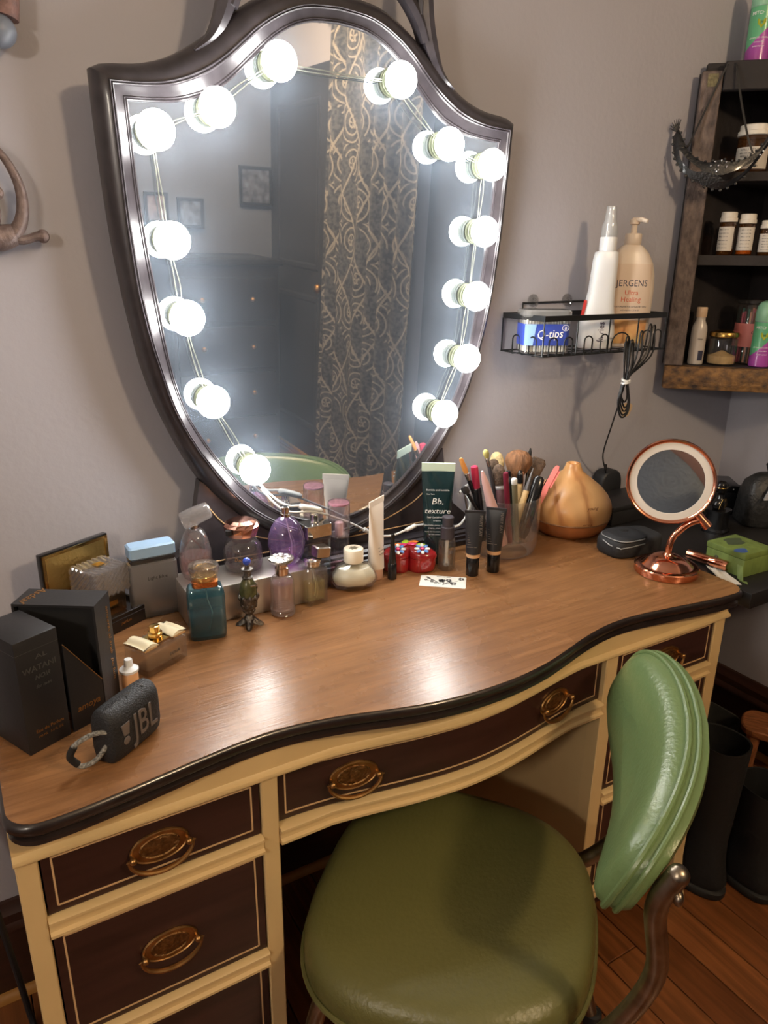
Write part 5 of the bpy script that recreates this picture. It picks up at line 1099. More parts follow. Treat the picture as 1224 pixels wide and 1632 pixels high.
gs.build('gold_collar', M_GOLD, fg)
# dark boxes at the back of the table, bag
bx = thing('black_storage_box', 'low black storage box against the wall behind the round mirror', 'box', (1.375, 1.150, TZ), 0)
MB().box((0, 0, .0165), (.22, .10, .033)).build('box_body', M_BOX, bx, bevel=.002); MB().box((0, 0, .0395), (.224, .104, .012)).build('lid', M_BOX, bx, bevel=.002)
bx2 = thing('black_lacquer_case', 'black lacquer case with bright studs behind the statuette', 'case', (1.575, 1.085, TZ), radians(-38))
MB().box((0, 0, .028), (.12, .09, .056)).build('case_body', M_BK2, bx2, bevel=.002)
MB().box((0, 0, .0645), (.124, .094, .016)).build('lid', M_BK2, bx2, bevel=.003)
for k in range(5): MB().sphere((-.045+.0225*k, -.0475, .064), (.0022, .0014, .0022), 10, 6).build('stud', M_CHROME, bx2)
M_BAG = mat('black_crocodile_vinyl', (34, 34, 34), .45, var=.35, vscale=70, bump=.6, bscale=120)
bg = thing('black_handbag', 'black crocodile-textured handbag with grey straps at the right edge', 'bag', (1.640, .925, TZ), radians(-32))
MB().loft([[(x*k, y*kd, z) for x, y in sup(.105, .050, 5, 40)] for z, k, kd in ((0, .95, .92), (.006, 1, 1), (.075, .96, .85), (.100, .90, .65), (.114, .76, .42), (.120, .66, .30))]).build('bag_body', M_BAG, bg, smooth=50)
for x_ in (-.066, -.046): MB().loft([[(x_-.006+.030*t_, -.0505+.034*t_-dy, .086+.044*t_), ][0:1]+[(x_+.006+.030*t_, -.0505+.034*t_-dy, .086+.044*t_), (x_+.006+.030*t_, -.0475+.034*t_-dy, .088+.044*t_), (x_-.006+.030*t_, -.0475+.034*t_-dy, .088+.044*t_)] for t_, dy in ((-.3, .0), (.3, .006), (1, .002))]).build('grey_strap', mat('grey_strap_vinyl', (120, 122, 126), .4), bg, smooth=0)
MB().loft([[(x*k, y*kd, z) for x, y in sup(.050, .020, 3, 30)] for z, k, kd in ((.121, 1, 1), (.140, 1.15, .9), (.150, .9, .7))]).build('gathered_top', M_BAG, bg, smooth=50)
MB().tube(smooth_path([(-.040, 0, .148), (-.052, 0, .170), (-.030, 0, .184), (.030, 0, .184), (.045, 0, .15)], 6), .0055, 10).build('handle', M_BAG, bg)
# ================================================================ rustic corner shelf
SM = Matrix(((.70711, .70711, 0, 1.515), (-.70711, .70711, 0, 1.215), (0, 0, 1, 0), (0, 0, 0, 1)))
M_RUS = mat('crackled_brown_paint', (66, 56, 54), .7, var=.5, vscale=70, stretch=(1, 1, .5), bump=1.0, bscale=170, c2=(124, 108, 100))
M_RUD = mat('dark_weathered_board', (36, 31, 32), .7, var=.4, vscale=16, bump=.5, bscale=60)
M_RUB2 = mat('worn_gilded_board', (48, 34, 30), .65, var=.01, vscale=46, bump=1.0, bscale=90, c2=(146, 106, 58), stretch=(1, 1, 1.4))
shf = thing('corner_shelf', 'rustic dark wooden corner shelf with crackled post high on the wall', 'shelf', M=SM)
MB().box((.0215, .011, 1.4050), (.043, .022, .630)).build('front_post', M_RUS, shf, bevel=.002, seg=1)
MB().box((.445, .011, 1.4050), (.040, .022, .630)).build('front_post', M_RUS, shf, bevel=.002, seg=1)
MB().box((.235, .010, 1.0615), (.464, .028, .055)).build('bottom_rail', M_RUB2, shf, bevel=.004, seg=2)
MB().box((.244, .009, 1.709), (.398, .022, .056)).build('top_rail', M_RUD, shf, bevel=.002, seg=1)
TRI = [(.012, .024), (.452, .024), (.214, .243), (.012, .048)]
for z0, z1, nm in ((1.074, 1.0895, 'bottom_board'), (1.322, 1.344, 'shelf_board'), (1.503, 1.5215, 'shelf_board'), (1.722, 1.739, 'top_board')):
    MB().prism(TRI, z0, z1).build(nm, M_RUD, shf, smooth=0)
for (xa, ya), (xb, yb) in (((.002, .037), (.212, .247)), ((.449, .011), (.208, .251))):
    d_ = Vector((xb-xa, yb-ya, 0)).normalized(); nn = Vector((-d_.y, d_.x, 0))*.004
    MB().prism([(xa+nn.x, ya+nn.y), (xb+nn.x, yb+nn.y), (xb-nn.x, yb-nn.y), (xa-nn.x, ya-nn.y)], 1.09, 1.722).build('back_board', M_RUD, shf, smooth=0)
MB().box((.0230, -.0006, 1.7015), (.021, .0010, .025)).build('paper_sticker', mat('worn_olive_paper', (112, 104, 74), .7, var=.4, vscale=200), shf, smooth=0)
M_AMB = glass('amber_pill_plastic', (.86, .42, .12), clear=.55, body=.1, bodycol=(.6, .22, .04))
M_CAPW = mat('cream_white_cap', (226, 218, 204), .4); M_LW = mat('white_paper_label', (214, 206, 194), .6)
def sthing(name, label, cat, ex, ey, z, rz=0, group=None):
    return thing(name, label, cat, M=SM @ Matrix.Translation((ex, ey, z)) @ Matrix.Rotation(rz, 4, 'Z'), group=group)
def pill(ex, ey, z, r, h, label, lz0, lz1, content=None, rz=0):
    t = sthing('pill_bottle', label, 'pill bottle', ex, ey, z, rz, 'amber pill bottles on the corner shelf')
    b = MB().lathe([(r*.93, 0), (r, .002), (r, h*.74), (r*.86, h*.78)], 30).build('bottle_body', M_AMB, t)
    MB().lathe([(r*.98, h*.765), (r*1.08, h*.775), (r*1.08, h*.86), (r*.98, h*.87), (r*.98, h*.985), (r*.9, h)], 30).build('cap', M_CAPW, t)
    lb = MB().loft([[(r*1.006*cos(a_), r*1.006*sin(a_), zz) for a_ in [radians(190+160*k/20) for k in range(21)]] for zz in (lz0*h, lz1*h)], c0=False, c1=False, closed=False).build('label', M_LW, b)
    for k in range(6): text('take one tablet daily' if k % 2 else 'REFILL 2  QTY 60', r*.16, M_DIMP, lb, FRONT(0, -r*1.012, (lz0+(lz1-lz0)*(.88-.15*k))*h), wrap=r*1.012)
    if content: MB().lathe([(r*.90, .003), (r*.90, h*content)], 20).build('pills', mat('orange_pills', (206, 136, 60), .5, var=.5, vscale=300), t)
    return t
pill(.136, .060, 1.5222, .034, .098, 'large amber pill bottle on the upper shelf behind the black mask', .06, .52, rz=-.4)
pill(.105, .045, 1.3447, .0178, .094, 'left slim amber pill bottle on the middle shelf', .1, .66, rz=-.6)
pill(.1475, .050, 1.3447, .0175, .090, 'second slim amber pill bottle, with orange pills in its foot', .12, .68, content=.12, rz=-.2)
pill(.196, .048, 1.3447, .0185, .076, 'third amber pill bottle, cut off by the right edge', .1, .62, rz=-.3)
def can(ex, ey, z, label):
    t = sthing('antiperspirant_can', label, 'spray can', ex, ey, z, radians(-8), 'green and purple spray cans')
    r = .0245
    m = mat('purple_can_print', (168, 74, 164), .28, coat=.4); m2 = mat('mint_can_print', (98, 176, 128), .28, coat=.4)
    b = MB().lathe([(r*.94, 0), (r, .002), (r, .104), (r*.98, .106)], 36).build('can_body', m, t)
    # slanting green upper print, wrapped round the can
    N_ = 36; lo = [(r*1.004*cos(2*pi*i/N_), r*1.004*sin(2*pi*i/N_), .050+.026*cos(2*pi*i/N_)) for i in range(N_)]
    hi_ = [(r*1.004*cos(2*pi*i/N_), r*1.004*sin(2*pi*i/N_), .1055) for i in range(N_)]
    g2 = MB().loft([lo, hi_], c0=False, c1=False).build('green_print', m2, b)
    MB().lathe([(r*.99, .106), (r*1.02, .1075), (r*1.02, .128), (r*.93, .141), (r*.70, .150), (r*.3, .154)], 36).build('cap', mat('pale_green_cap', (140, 190, 158), .3, sub=.1), t)
    text('MITCHUM', .0088, M_INK, g2, FRONT(-.002, -r*1.008, .092), wrap=r*1.008)
    sh_ = [(-.0085, .0075), (.0085, .0075), (.0080, -.002), (0, -.011), (-.0080, -.002)]
    e_ = MB().loft([[(.0+(r*1.006)*sin(x_/r), -(r*1.006)*cos(x_/r), .074+z_) for x_, z_ in sh_], [(.0+(r*1.03)*sin(x_*.8/r), -(r*1.03)*cos(x_*.8/r), .074+z_*.8) for x_, z_ in sh_]]).build('shield_emblem', mat('lime_gold_emblem', (176, 186, 60), .3, metal=.4), g2, smooth=0)
    text('M', .008, mat('olive_ink', (96, 110, 30), .4), e_, FRONT(0, -r*1.035, .074))
    for k, s_ in enumerate(('ADVANCED CONTROL', 'women 48hr', 'antiperspirant')): text(s_, .0042, M_INK, b, FRONT(0, -r*1.006, .046-.008*k), wrap=r*1.006)
can(.112, .055, 1.7395, 'green and purple spray can standing on top of the corner shelf')
can(.168, .060, 1.7395, 'second green and purple spray can on top, cut by the frame edge')
can(.2245, .058, 1.0900, 'green and purple spray can on the lowest shelf at the right edge')
t = sthing('lotion_bottle', 'small white cosmetic bottle at the left end of the lowest shelf', 'bottle', .0770, .052, 1.0900, radians(-10))
b = MB().lathe([(.0165, 0), (.0180, .002), (.0182, .080), (.0165, .092), (.0110, .104), (.0105, .112)], 32).build('bottle_body', mat('pearl_grey_plastic', (198, 188, 178), .25), t)
MB().lathe([(.0118, .1122), (.0124, .1135), (.0124, .134), (.0115, .136)], 28).build('cap', mat('champagne_cap', (214, 184, 152), .25), t)
MB().loft([[(.01825*sin(x_), -.01825*cos(x_), z_) for x_ in (.25, .45, .65, .85, 1.0)] for z_ in (.010, .034)], c0=False, c1=False, closed=False).build('navy_square', M_NAVY, b)
text('lotion', .006, M_DIMP, b, FRONT(.004, -.0184, .062), wrap=.0184)
t = sthing('powder_jar', 'short clear jar of beige powder with gold screw lid', 'jar', .1370, .060, 1.0900, 0)
MB().lathe([(.030, 0), (.0325, .002), (.0335, .008), (.0335, .062), (.0290, .067)], 40).build('jar_body', M_GL, t)
MB().lathe([(.0300, .004), (.0312, .008), (.0312, .022), (.018, .026), (.004, .034)], 32).build('powder', mat('beige_powder', (206, 174, 122), .8, var=.15, vscale=60), t)
MB().lathe([(.0325, .0672), (.0340, .0685), (.0340, .076), (.0325, .0785), (.024, .0795), (.022, .0815), (.018, .0825), (.001, .083)], 40).build('gold_lid', mat('aged_gold_lid', (186, 150, 84), .25, metal=1.0), t)
t = sthing('stick_jar', 'tall clear jar with pink label full of coloured sticks', 'jar', .2050, .118, 1.0900, 0)
b = MB().lathe([(.034, 0), (.0375, .002), (.0375, .140), (.0355, .143)], 40).build('jar_body', glass('stick_jar_glass', (.93, .93, .92), clear=.85), t)
MB().lathe([(.0372, .1432), (.0385, .1445), (.0385, .152), (.037, .154)], 40).build('lid', glass('smoky_lid', (.72, .68, .62), clear=.6), t)
pk = MB().loft([[(.0380*cos(a_), .0380*sin(a_), z_) for a_ in [radians(180+180*k/24) for k in range(25)]] for z_ in (.042, .098)], c0=False, c1=False, closed=False).build('pink_label', mat('salmon_label', (220, 128, 120), .5), b)
text('Cotton', .0135, MATS['black_ink'], pk, FRONT(.004, -.0385, .078), wrap=.0385, shear=.2)
cs_ = {0: mat('pink_stick', (222, 110, 132), .5), 1: mat('teal_stick', (64, 132, 118), .5), 2: mat('brown_stick', (150, 92, 58), .5), 3: mat('peach_stick', (226, 150, 116), .5)}
random.seed(3)
for k in range(14):
    a_ = 2.4*k; r_ = .030*sqrt((k+.5)/14); l_ = random.uniform(-.006, .006)
    MB().tube([(r_*cos(a_), r_*sin(a_), .003), (r_*cos(a_)*.9+l_, r_*sin(a_)*.9, .128+random.uniform(-.006, .008))], .0026, 8).build('stick', cs_[k % 4], t)
# black masquerade mask hanging from the shelf by its ribbon
M_MSK = mat('black_filigree_metal', (20, 22, 26), .34, metal=.0, coat=.4, bump=.5, bscale=220)
mk = thing('masquerade_mask', 'black jewelled masquerade mask hanging by ribbon from the shelf post', 'mask', M=SM)
UP = [(-.037, 1.606), (-.024, 1.580), (-.008, 1.553), (.024, 1.534), (.055, 1.538), (.085, 1.534), (.110, 1.543), (.130, 1.560), (.150, 1.590)]
LO = [(-.046, 1.590), (-.043, 1.558), (-.033, 1.533), (-.012, 1.509), (.020, 1.490), (.055, 1.479), (.085, 1.488), (.118, 1.516), (.153, 1.572)]
up = smooth_path([(a_, b_, 0) for a_, b_ in UP], 4); lo = smooth_path([(a_, b_, 0) for a_, b_ in LO], 4); nU = len(up)
def msec(i, s0, s1):
    out = []
    for side in (0, 1):
        for k in range(4):
            s_ = s0+(s1-s0)*(k/3 if side == 0 else 1-k/3)
            x = lo[i][0]+(up[i][0]-lo[i][0])*s_; z = lo[i][1]+(up[i][1]-lo[i][1])*s_
            q = i/(nU-1); bul = -.020-.032*sin(pi*q)**.8-.006*sin(pi*s_)
            out.append((x, bul+(.0016 if side else 0), z))
    return out
mb = MB(); lo_r, up_r = [], []
for i in range(nU):
    q = i/(nU-1)
    e1_ = max(0, 1-((q-.30)/.13)**2); e2_ = max(0, 1-((q-.72)/.13)**2); e = .17*sqrt(max(e1_, e2_))
    lo_r.append(msec(i, 0, .46-e)); up_r.append(msec(i, .46+e+.0005, 1))
mb.loft(lo_r); mb.loft(up_r)
mb.build('mask_shell', M_MSK, mk, smooth=50)
fg_ = MB()
for k in range(16):
    i = int(k/15*(nU-1)); q = i/(nU-1); y_ = -.020-.032*sin(pi*q)**.8
    fg_.sphere((lo[i][0], y_-.002, lo[i][1]-.002), (.0035, .002, .0032), 8, 5)
    fg_.sphere((up[i][0], y_-.002, up[i][1]+.0015), (.003, .002, .0028), 8, 5)
for k in range(7):
    an = 1.2+.3*k; fg_.tube([(-.040, -.022, 1.600), (-.040+.016*cos(an), -.024, 1.603+.022*sin(an))], [.0022, .0008], 5)
fg_.build('filigree_edge', M_MSK, mk)
M_GEM = mat('clear_gem', (214, 218, 226), .05, metal=.9)
for gx_, gz_ in ((.044, 1.534), (.056, 1.536), (.066, 1.533), (.051, 1.526), (.068, 1.524), (.046, 1.518), (.052, 1.517), (.048, 1.514), (.036, 1.526), (-.033, 1.575), (-.040, 1.552), (-.020, 1.524), (.134, 1.548), (.140, 1.556)):
    q = (gx_+.04)/.19; MB().sphere((gx_, -.0275-.032*sin(pi*min(1, max(0, q)))**.8, gz_), (.0022, .0016, .0022), 8, 6).build('gem', M_GEM, mk)
M_RBN = mat('black_satin_ribbon', (26, 26, 28), .4)
rb_ = MB()
for pts in ([(-.014, -.030, 1.566), (.010, -.012, 1.630), (.036, -.004, 1.700), (.048, -.003, 1.729), (.052, .010, 1.738)], [(.060, .006, 1.738), (.066, -.006, 1.725), (.082, -.020, 1.66), (.104, -.038, 1.585), (.118, -.045, 1.551)]):
    P = smooth_path(pts, 5)
    rb_.loft([[(x-.0022, y, z), (x+.0022, y, z), (x+.0022, y+.0008, z), (x-.0022, y+.0008, z)] for x, y, z in P])
rb_.build('ribbon', M_RBN, mk, smooth=0)

# ================================================================ cast ornaments on the left of the wall
M_BRZ = mat('grey_bronze_cast', (112, 96, 92), .5, metal=.35, var=.3, vscale=60, bump=.6, bscale=110)
gk = thing('lizard_ornament', 'cast lizard wall ornament with a curling tail at the left edge', 'ornament', (0, 0, 0))
YO = 1.222
MB().tube(smooth_path([(.052, YO, 1.475), (.085, YO, 1.472), (.110, YO, 1.456), (.127, YO, 1.424), (.131, YO, 1.392), (.124, YO, 1.364), (.108, YO, 1.346)], 6), [.002+.009*k/36 for k in range(37)], 12).build('tail', M_BRZ, gk)
MB().tube(smooth_path([(.115, YO, 1.350), (.090, YO, 1.345), (.055, YO, 1.352), (.010, YO, 1.365), (-.030, YO, 1.372), (-.052, YO, 1.372)], 6), [.010+.010*sin(pi*min(1, .15+k/34)) for k in range(31)], 14).sphere((-.066, YO, 1.374), (.020, .013, .013), 16, 10).build('body', M_BRZ, gk)
for pts in ([(.105, YO, 1.346), (.125, YO, 1.343), (.142, YO, 1.348), (.152, YO, 1.349)], [(.085, YO, 1.350), (.096, YO, 1.376), (.094, YO, 1.396), (.100, YO, 1.404)], [(-.01, YO, 1.368), (.004, YO, 1.395), (-.006, YO, 1.412)], [(-.02, YO, 1.36), (-.018, YO, 1.335), (-.032, YO, 1.322)]):
    pth = smooth_path(pts, 4); n_ = len(pth)
    MB().tube(pth, [.0085-.0025*sin(pi*k/(n_-1)) for k in range(n_)], 10).sphere(pts[-1], (.0090, .007, .0095), 10, 7).build('leg', M_BRZ, gk)
hg = thing('bell_ornament', 'cast hanging ornament with a round blue-grey end at the top left', 'ornament', (0, 0, 0))
MB().tube(smooth_path([(.118, 1.224, 1.800), (.128, 1.222, 1.740), (.140, 1.222, 1.690), (.144, 1.222, 1.650), (.138, 1.222, 1.618)], 6), [.010+.009*k/24 for k in range(25)], 14).build('stem', mat('pinkish_cast', (122, 92, 86), .55, var=.3, vscale=90, bump=.8, bscale=130), hg)
MB().sphere((.130, 1.216, 1.600), (.0215, .020, .0205), 20, 14).build('ball_end', mat('blue_grey_glaze', (112, 118, 130), .4), hg)
# ================================================================ floor: boots, odds and ends, cable
M_BOOT = mat('black_suede', (13, 12, 12), .75, bump=.3, bscale=80)
def boot(x, y, rz, hh, label):
    t = thing('boot', label, 'boot', (x, y, 0), rz, 'boots beside the desk')
    rs = []
    for z, a_, b_, oy in ((.022, .038, .118, -.030), (.035, .042, .124, -.030), (.055, .041, .108, -.018), (.080, .040, .080, .004), (.105, .039, .056, .024), (.14, .040, .048, .030), (hh*.6, .046, .052, .030), (hh*.85, .050, .056, .030), (hh, .052, .058, .030)):
        rs.append([(xx, yy+oy, z) for xx, yy in sup(a_, b_, 2.5, 30)])
    rs += [[(xx*.93, yy*.93+.002, hh-.001) for xx, yy, _ in rs[-1]], [(xx*.9, yy*.9+.003, hh-.10) for xx, yy, _ in rs[-1]]]
    MB().loft(rs).build('upper', M_BOOT, t, smooth=60)
    MB().loft([[(xx, yy-.030, z) for xx, yy in sup(a_, b_, 2.5, 30)] for z, a_, b_ in ((0, .040, .120), (.004, .043, .125), (.018, .043, .126), (.0222, .039, .119))]).build('sole', M_RUB, t, smooth=50)
boot(1.282, .790, radians(188), .38, 'tall black suede boot standing nearest the right side of the desk')
boot(1.388, .728, radians(170), .27, 'tall black suede boot standing right of its mate')
bn = thing('fabric_bin', 'dark grey cloth bin on the floor behind the black boots', 'bin', (1.735, 1.075, 0), 0)
MB().loft([[(x*k, y*k, z) for x, y in sup(.070, .070, 4, 32)] for z, k in ((0, .9), (.10, 1.0), (.102, .98), (.100, .94), (.012, .84))]).build('bin_body', mat('dark_grey_felt', (58, 58, 56), .9), bn, smooth=40)
pk_ = thing('wooden_stand', 'small rough wooden stand on short legs by the right wall', 'stand', (1.770, .880, 0), radians(-60))
MB().loft([[(x*k, y*k*(1+.1*sin(5*x/.1)), z) for x, y in sup(.105, .060, 3, 26)] for z, k in ((.142, .96), (.146, 1), (.160, 1.01), (.164, .97))]).build('plank', mat('orange_rough_wood', (150, 92, 54), .6, var=.4, vscale=30, stretch=(1, 5, 1), bump=.6, bscale=60), pk_, smooth=30)
for x, y in ((-.07, -.035), (.07, -.035), (-.07, .035), (.07, .035)): MB().lathe([(.010, 0), (.017, .142)], 12, c=(x, y, 0)).build('leg', MATS['orange_rough_wood'], pk_)
pt_ = thing('black_pot', 'round black pot on the floor under the small wooden stand', 'pot', (1.640, .800, 0))
MB().lathe([(.040, 0), (.055, .010), (.062, .04), (.055, .078), (.048, .084), (.044, .084), (.044, .03)], 32).build('pot_body', M_BK2, pt_)
pc_ = thing('extension_cable', 'black cable running down past the left side of the desk', 'cable', (0, 0, 0))
MB().tube(smooth_path([(-.090, 1.195, .60), (-.078, 1.180, .40), (-.064, 1.155, .26), (-.052, 1.150, .12), (-.044, 1.145, .02), (-.035, 1.10, .0062), (.02, .98, .0062), (.10, .90, .0062)], 8), .0056, 10).build('cable_run', M_CAB, pc_)
# ================================================================ the room behind the camera, seen in the mirrors
def curtain_mat():
    m = mat('scroll_print_curtain', (66, 68, 74), .85); nt = m.node_tree; b = nt.nodes['Principled BSDF']; L = nt.links.new
    tc = nt.nodes.new('ShaderNodeTexCoord'); sp_ = nt.nodes.new('ShaderNodeSeparateXYZ'); L(tc.outputs['Object'], sp_.inputs[0])
    def mth(op, a_, b2=None, c_=None):
        n = nt.nodes.new('ShaderNodeMath'); n.operation = op
        for i, v_ in enumerate((a_, b2, c_)):
            if v_ is None: continue
            if isinstance(v_, (int, float)): n.inputs[i].default_value = v_
            else: L(v_, n.inputs[i])
        return n.outputs[0]
    Y_, Z_ = sp_.outputs[1], sp_.outputs[2]
    P_ = .21
    def band_(u, w):   # thin line where frac(u) is near .5
        return mth('LESS_THAN', mth('ABSOLUTE', mth('SUBTRACT', mth('FRACT', u), .5)), w)
    yy = mth('MULTIPLY', Y_, 1/P_); zz = mth('MULTIPLY', Z_, .5/P_)
    l1 = band_(mth('ADD', yy, zz), .020); l2 = band_(mth('SUBTRACT', yy, zz), .020)
    # rings and scrolls inside each diamond
    fy = mth('SUBTRACT', mth('FRACT', mth('MULTIPLY', Y_, 2/P_)), .5); fz = mth('SUBTRACT', mth('FRACT', mth('MULTIPLY', Z_, 1.25/P_)), .5)
    rr = mth('SQRT', mth('ADD', mth('MULTIPLY', fy, fy), mth('MULTIPLY', fz, mth('MULTIPLY', fz, 1.3))))
    an = mth('ARCTAN2', fz, fy)
    s1 = mth('GREATER_THAN', mth('SINE', mth('ADD', mth('MULTIPLY', rr, 30), mth('MULTIPLY', an, 1))), .72)
    s2 = mth('MULTIPLY', mth('GREATER_THAN', mth('SINE', mth('MULTIPLY', an, 5)), .45), mth('LESS_THAN', rr, .16))
    zone = mth('GREATER_THAN', mth('SINE', mth('ADD', mth('MULTIPLY', Z_, 2*pi/(P_*2)), mth('MULTIPLY', Y_, 2*pi/P_))), -.25)
    sc2 = mth('MULTIPLY', mth('MAXIMUM', s1, s2), zone)
    al = mth('MAXIMUM', mth('MAXIMUM', l1, l2), sc2)
    nz = nt.nodes.new('ShaderNodeTexNoise'); nz.inputs['Scale'].default_value = 60; nz.inputs['Detail'].default_value = 5; L(tc.outputs['Object'], nz.inputs['Vector'])
    rp = nt.nodes.new('ShaderNodeValToRGB'); rp.color_ramp.elements[0].position = .42; rp.color_ramp.elements[0].color = (*lin((52, 56, 64)), 1); rp.color_ramp.elements[1].position = .58; rp.color_ramp.elements[1].color = (*lin((88, 88, 88)), 1); L(nz.outputs['Fac'], rp.inputs[0])
    mx = nt.nodes.new('ShaderNodeMix'); mx.data_type = 'RGBA'; L(al, mx.inputs[0]); L(rp.outputs[0], mx.inputs[6]); mx.inputs[7].default_value = (*lin((150, 142, 130)), 1)
    L(mx.outputs[2], b.inputs['Base Color']); return m
ct = thing('curtain', 'dark curtain printed with pale scrolls, seen in the shield mirror', 'curtain', (0, 0, 0))
rows = []
for z in (.05, .6, 1.2, 1.8, 2.20):
    fr_ = []
    for i in range(121):
        u = i/120; y = -1.27+.83*u+.03*(1-z/2.2)*(1-2*u)*-1; y += .045*(z-1.15)/1.1; fr_.append((1.765+.018*sin(u*2*pi*6.5+.6*sin(u*9))+.006*sin(u*50), y, z))
    rows.append(fr_+[(x+.004, y, z) for x, y, _ in reversed(fr_)])
MB().loft(rows).build('curtain_panel', curtain_mat(), ct, smooth=60)
MB().tube([(1.775, -1.36, 2.225), (1.775, -.36, 2.225)], .010, 12).sphere((1.775, -1.37, 2.225), .018).sphere((1.775, -.35, 2.225), .018).build('rod', M_BLK, ct)
for y in (-1.33, -.39): MB().tube([(1.775, y, 2.225), (1.843, y, 2.225)], .006, 8).build('bracket', M_BLK, ct)
dr_ = struct(MB().box((1.832, -1.715, 1.03), (.024, .76, 2.06)).build('door_1', mat('dark_door_paint', (52, 54, 60), .4, bump=.05, bscale=20), bevel=.002))
for z0, z1 in ((.18, .95), (1.08, 1.92)): MB().loft([[(1.8195-d_, -1.715+sx*(.28-e_), zc+sz*((z1-z0)/2-e_)) for sx, sz in ((-1, -1), (1, -1), (1, 1), (-1, 1))] for zc in ((z0+z1)/2,) for d_, e_ in ((0, 0), (.005, .012), (.005, .03), (.001, .04))]).build('door_panel', MATS['dark_door_paint'], dr_, smooth=0)
MB().sphere((1.79, -1.39, 1.0), (.022, .026, .026)).tube([(1.82, -1.39, 1.0), (1.80, -1.39, 1.0)], .010, 10).build('door_knob', M_BRASS, dr_)
dk = struct(MB().box((1.834, .14, 1.03), (.020, 1.12, 2.06)).build('door_2', mat('dark_closet_door', (46, 48, 54), .45), bevel=.002))
MB().box((1.8215, .14, 1.03), (.006, .004, 2.0)).build('door_seam', M_RUB, dk, smooth=0)
ds = thing('black_dresser', 'black chest of drawers against the far wall, seen dimly in the mirror', 'dresser', (1.36, -1.84, 0))
MB().box((0, 0, .56), (.60, .46, 1.08)).build('carcass', M_TBL, ds, bevel=.004); MB().box((0, 0, 1.115), (.64, .49, .03)).build('dresser_top', M_TBL, ds, bevel=.004)
for k in range(4):
    d_ = MB().box((0, .236, .16+.255*k), (.55, .018, .225)).build('drawer', M_TBL, ds, bevel=.003)
    for sx in (-.14, .14): MB().sphere((sx, .253, .16+.255*k), (.013, .013, .013)).build('knob', M_BRASS, d_)
def picture(x, z, w, h, c1, lab):
    t = thing('framed_picture', lab, 'picture', (x, YF+.012, z), pi)
    MB().loft([ [(sx*w/2, -0.0, sz*h/2) for sx, sz in ((-1, -1), (1, -1), (1, 1), (-1, 1))], [(sx*w/2, -.016, sz*h/2) for sx, sz in ((-1, -1), (1, -1), (1, 1), (-1, 1))], [(sx*(w/2-.015), -.016, sz*(h/2-.015)) for sx, sz in ((-1, -1), (1, -1), (1, 1), (-1, 1))], [(sx*(w/2-.017), -.008, sz*(h/2-.017)) for sx, sz in ((-1, -1), (1, -1), (1, 1), (-1, 1))]]).build('picture_frame', M_BLK, t, smooth=0)
    MB().box((0, -.0088, 0), (w-.036, .001, h-.036)).build('picture_print', mat('print_'+lab.split()[0], c1, .6, var=.7, vscale=26), t, smooth=0)
picture(1.72, 1.50, .20, .21, (88, 92, 104), 'small dark framed picture high on the far wall in the mirror')
picture(1.14, 1.36, .13, .16, (120, 104, 100), 'left tiny framed picture above the black dresser in the mirror')
picture(1.33, 1.34, .15, .16, (92, 98, 112), 'right tiny framed picture above the black dresser in the mirror')
# the ceiling lamp that warms the room
lm = thing('ceiling_lamp', 'warm round glass ceiling lamp behind the viewer', 'lamp', (LAMP_POS[0], LAMP_POS[1], ZC))
MB().lathe([(.075, 0), (.078, -.010), (.06, -.028), (.018, -.034), (.014, -.075), (.05, -.085), (.05, -.095)], 32).build('canopy', M_BRASS, lm)
gl3 = MB().sphere((0, 0, LAMP_POS[2]-ZC), .09, 28, 18).build('globe', mat('lit_warm_globe', (255, 230, 190), .4, emit=(LAMP_COL, LAMP_W*4.2)), lm)

fl_ = thing('added_fill_lamp', 'added fill light, a warm globe on a pole behind the viewer on the left', 'lamp', (FILL_POS[0], FILL_POS[1], 0))  # unseen lamp added to fill the left wall with light
MB().lathe([(.13, 0), (.135, .004), (.13, .018), (.03, .026), (.012, .035)], 32).build('base', M_BLK, fl_)
MB().tube([(0, 0, .03), (0, 0, FILL_POS[2]-.095)], .011, 12).build('pole', M_BLK, fl_)
MB().lathe([(.03, -.11), (.045, -.10), (.05, -.085), (.045, -.078)], 24, c=(0, 0, FILL_POS[2])).build('lamp_holder', M_BRASS, fl_)
MB().sphere((0, 0, FILL_POS[2]), .10, 28, 18).build('globe', mat('lit_fill_globe', (255, 236, 206), .4, emit=(FILL_COL, FILL_W*3.4)), fl_)

# ================================================================ the person holding the camera, seen in the round mirror
F_ = Vector((.512, .859, 0)); R_ = Vector((.859, -.512, 0)); PO = Vector((0, 0, 0))-F_*.37
def skin(name, nodes, edges, m, parent, levels=2):
    """one continuous surface grown round a skeleton of joints (r, f, z, radius)"""
    me = bpy.data.meshes.new(name)
    me.from_pydata([tuple(R_*r+F_*f_k+Vector((0, 0, z))) for r, f_k, z, _ in nodes], edges, [])
    o = bpy.data.objects.new(name, me); COL.objects.link(o)
    o.modifiers.new('skin', 'SKIN'); sb = o.modifiers.new('sub', 'SUBSURF'); sb.levels = levels; sb.render_levels = levels
    for v, n in zip(me.skin_vertices[0].data, nodes):
        r = n[3]; v.radius = r if isinstance(r, tuple) else (r, r)
    me.skin_vertices[0].data[0].use_root = True
    dg = bpy.context.evaluated_depsgraph_get()
    m2 = bpy.data.meshes.new_from_object(o.evaluated_get(dg)); m2.name = name
    bpy.data.objects.remove(o)
    m2.materials.clear(); m2.materials.append(m); m2.shade_smooth()
    o = bpy.data.objects.new(name, m2); COL.objects.link(o); o.parent = parent
    return o
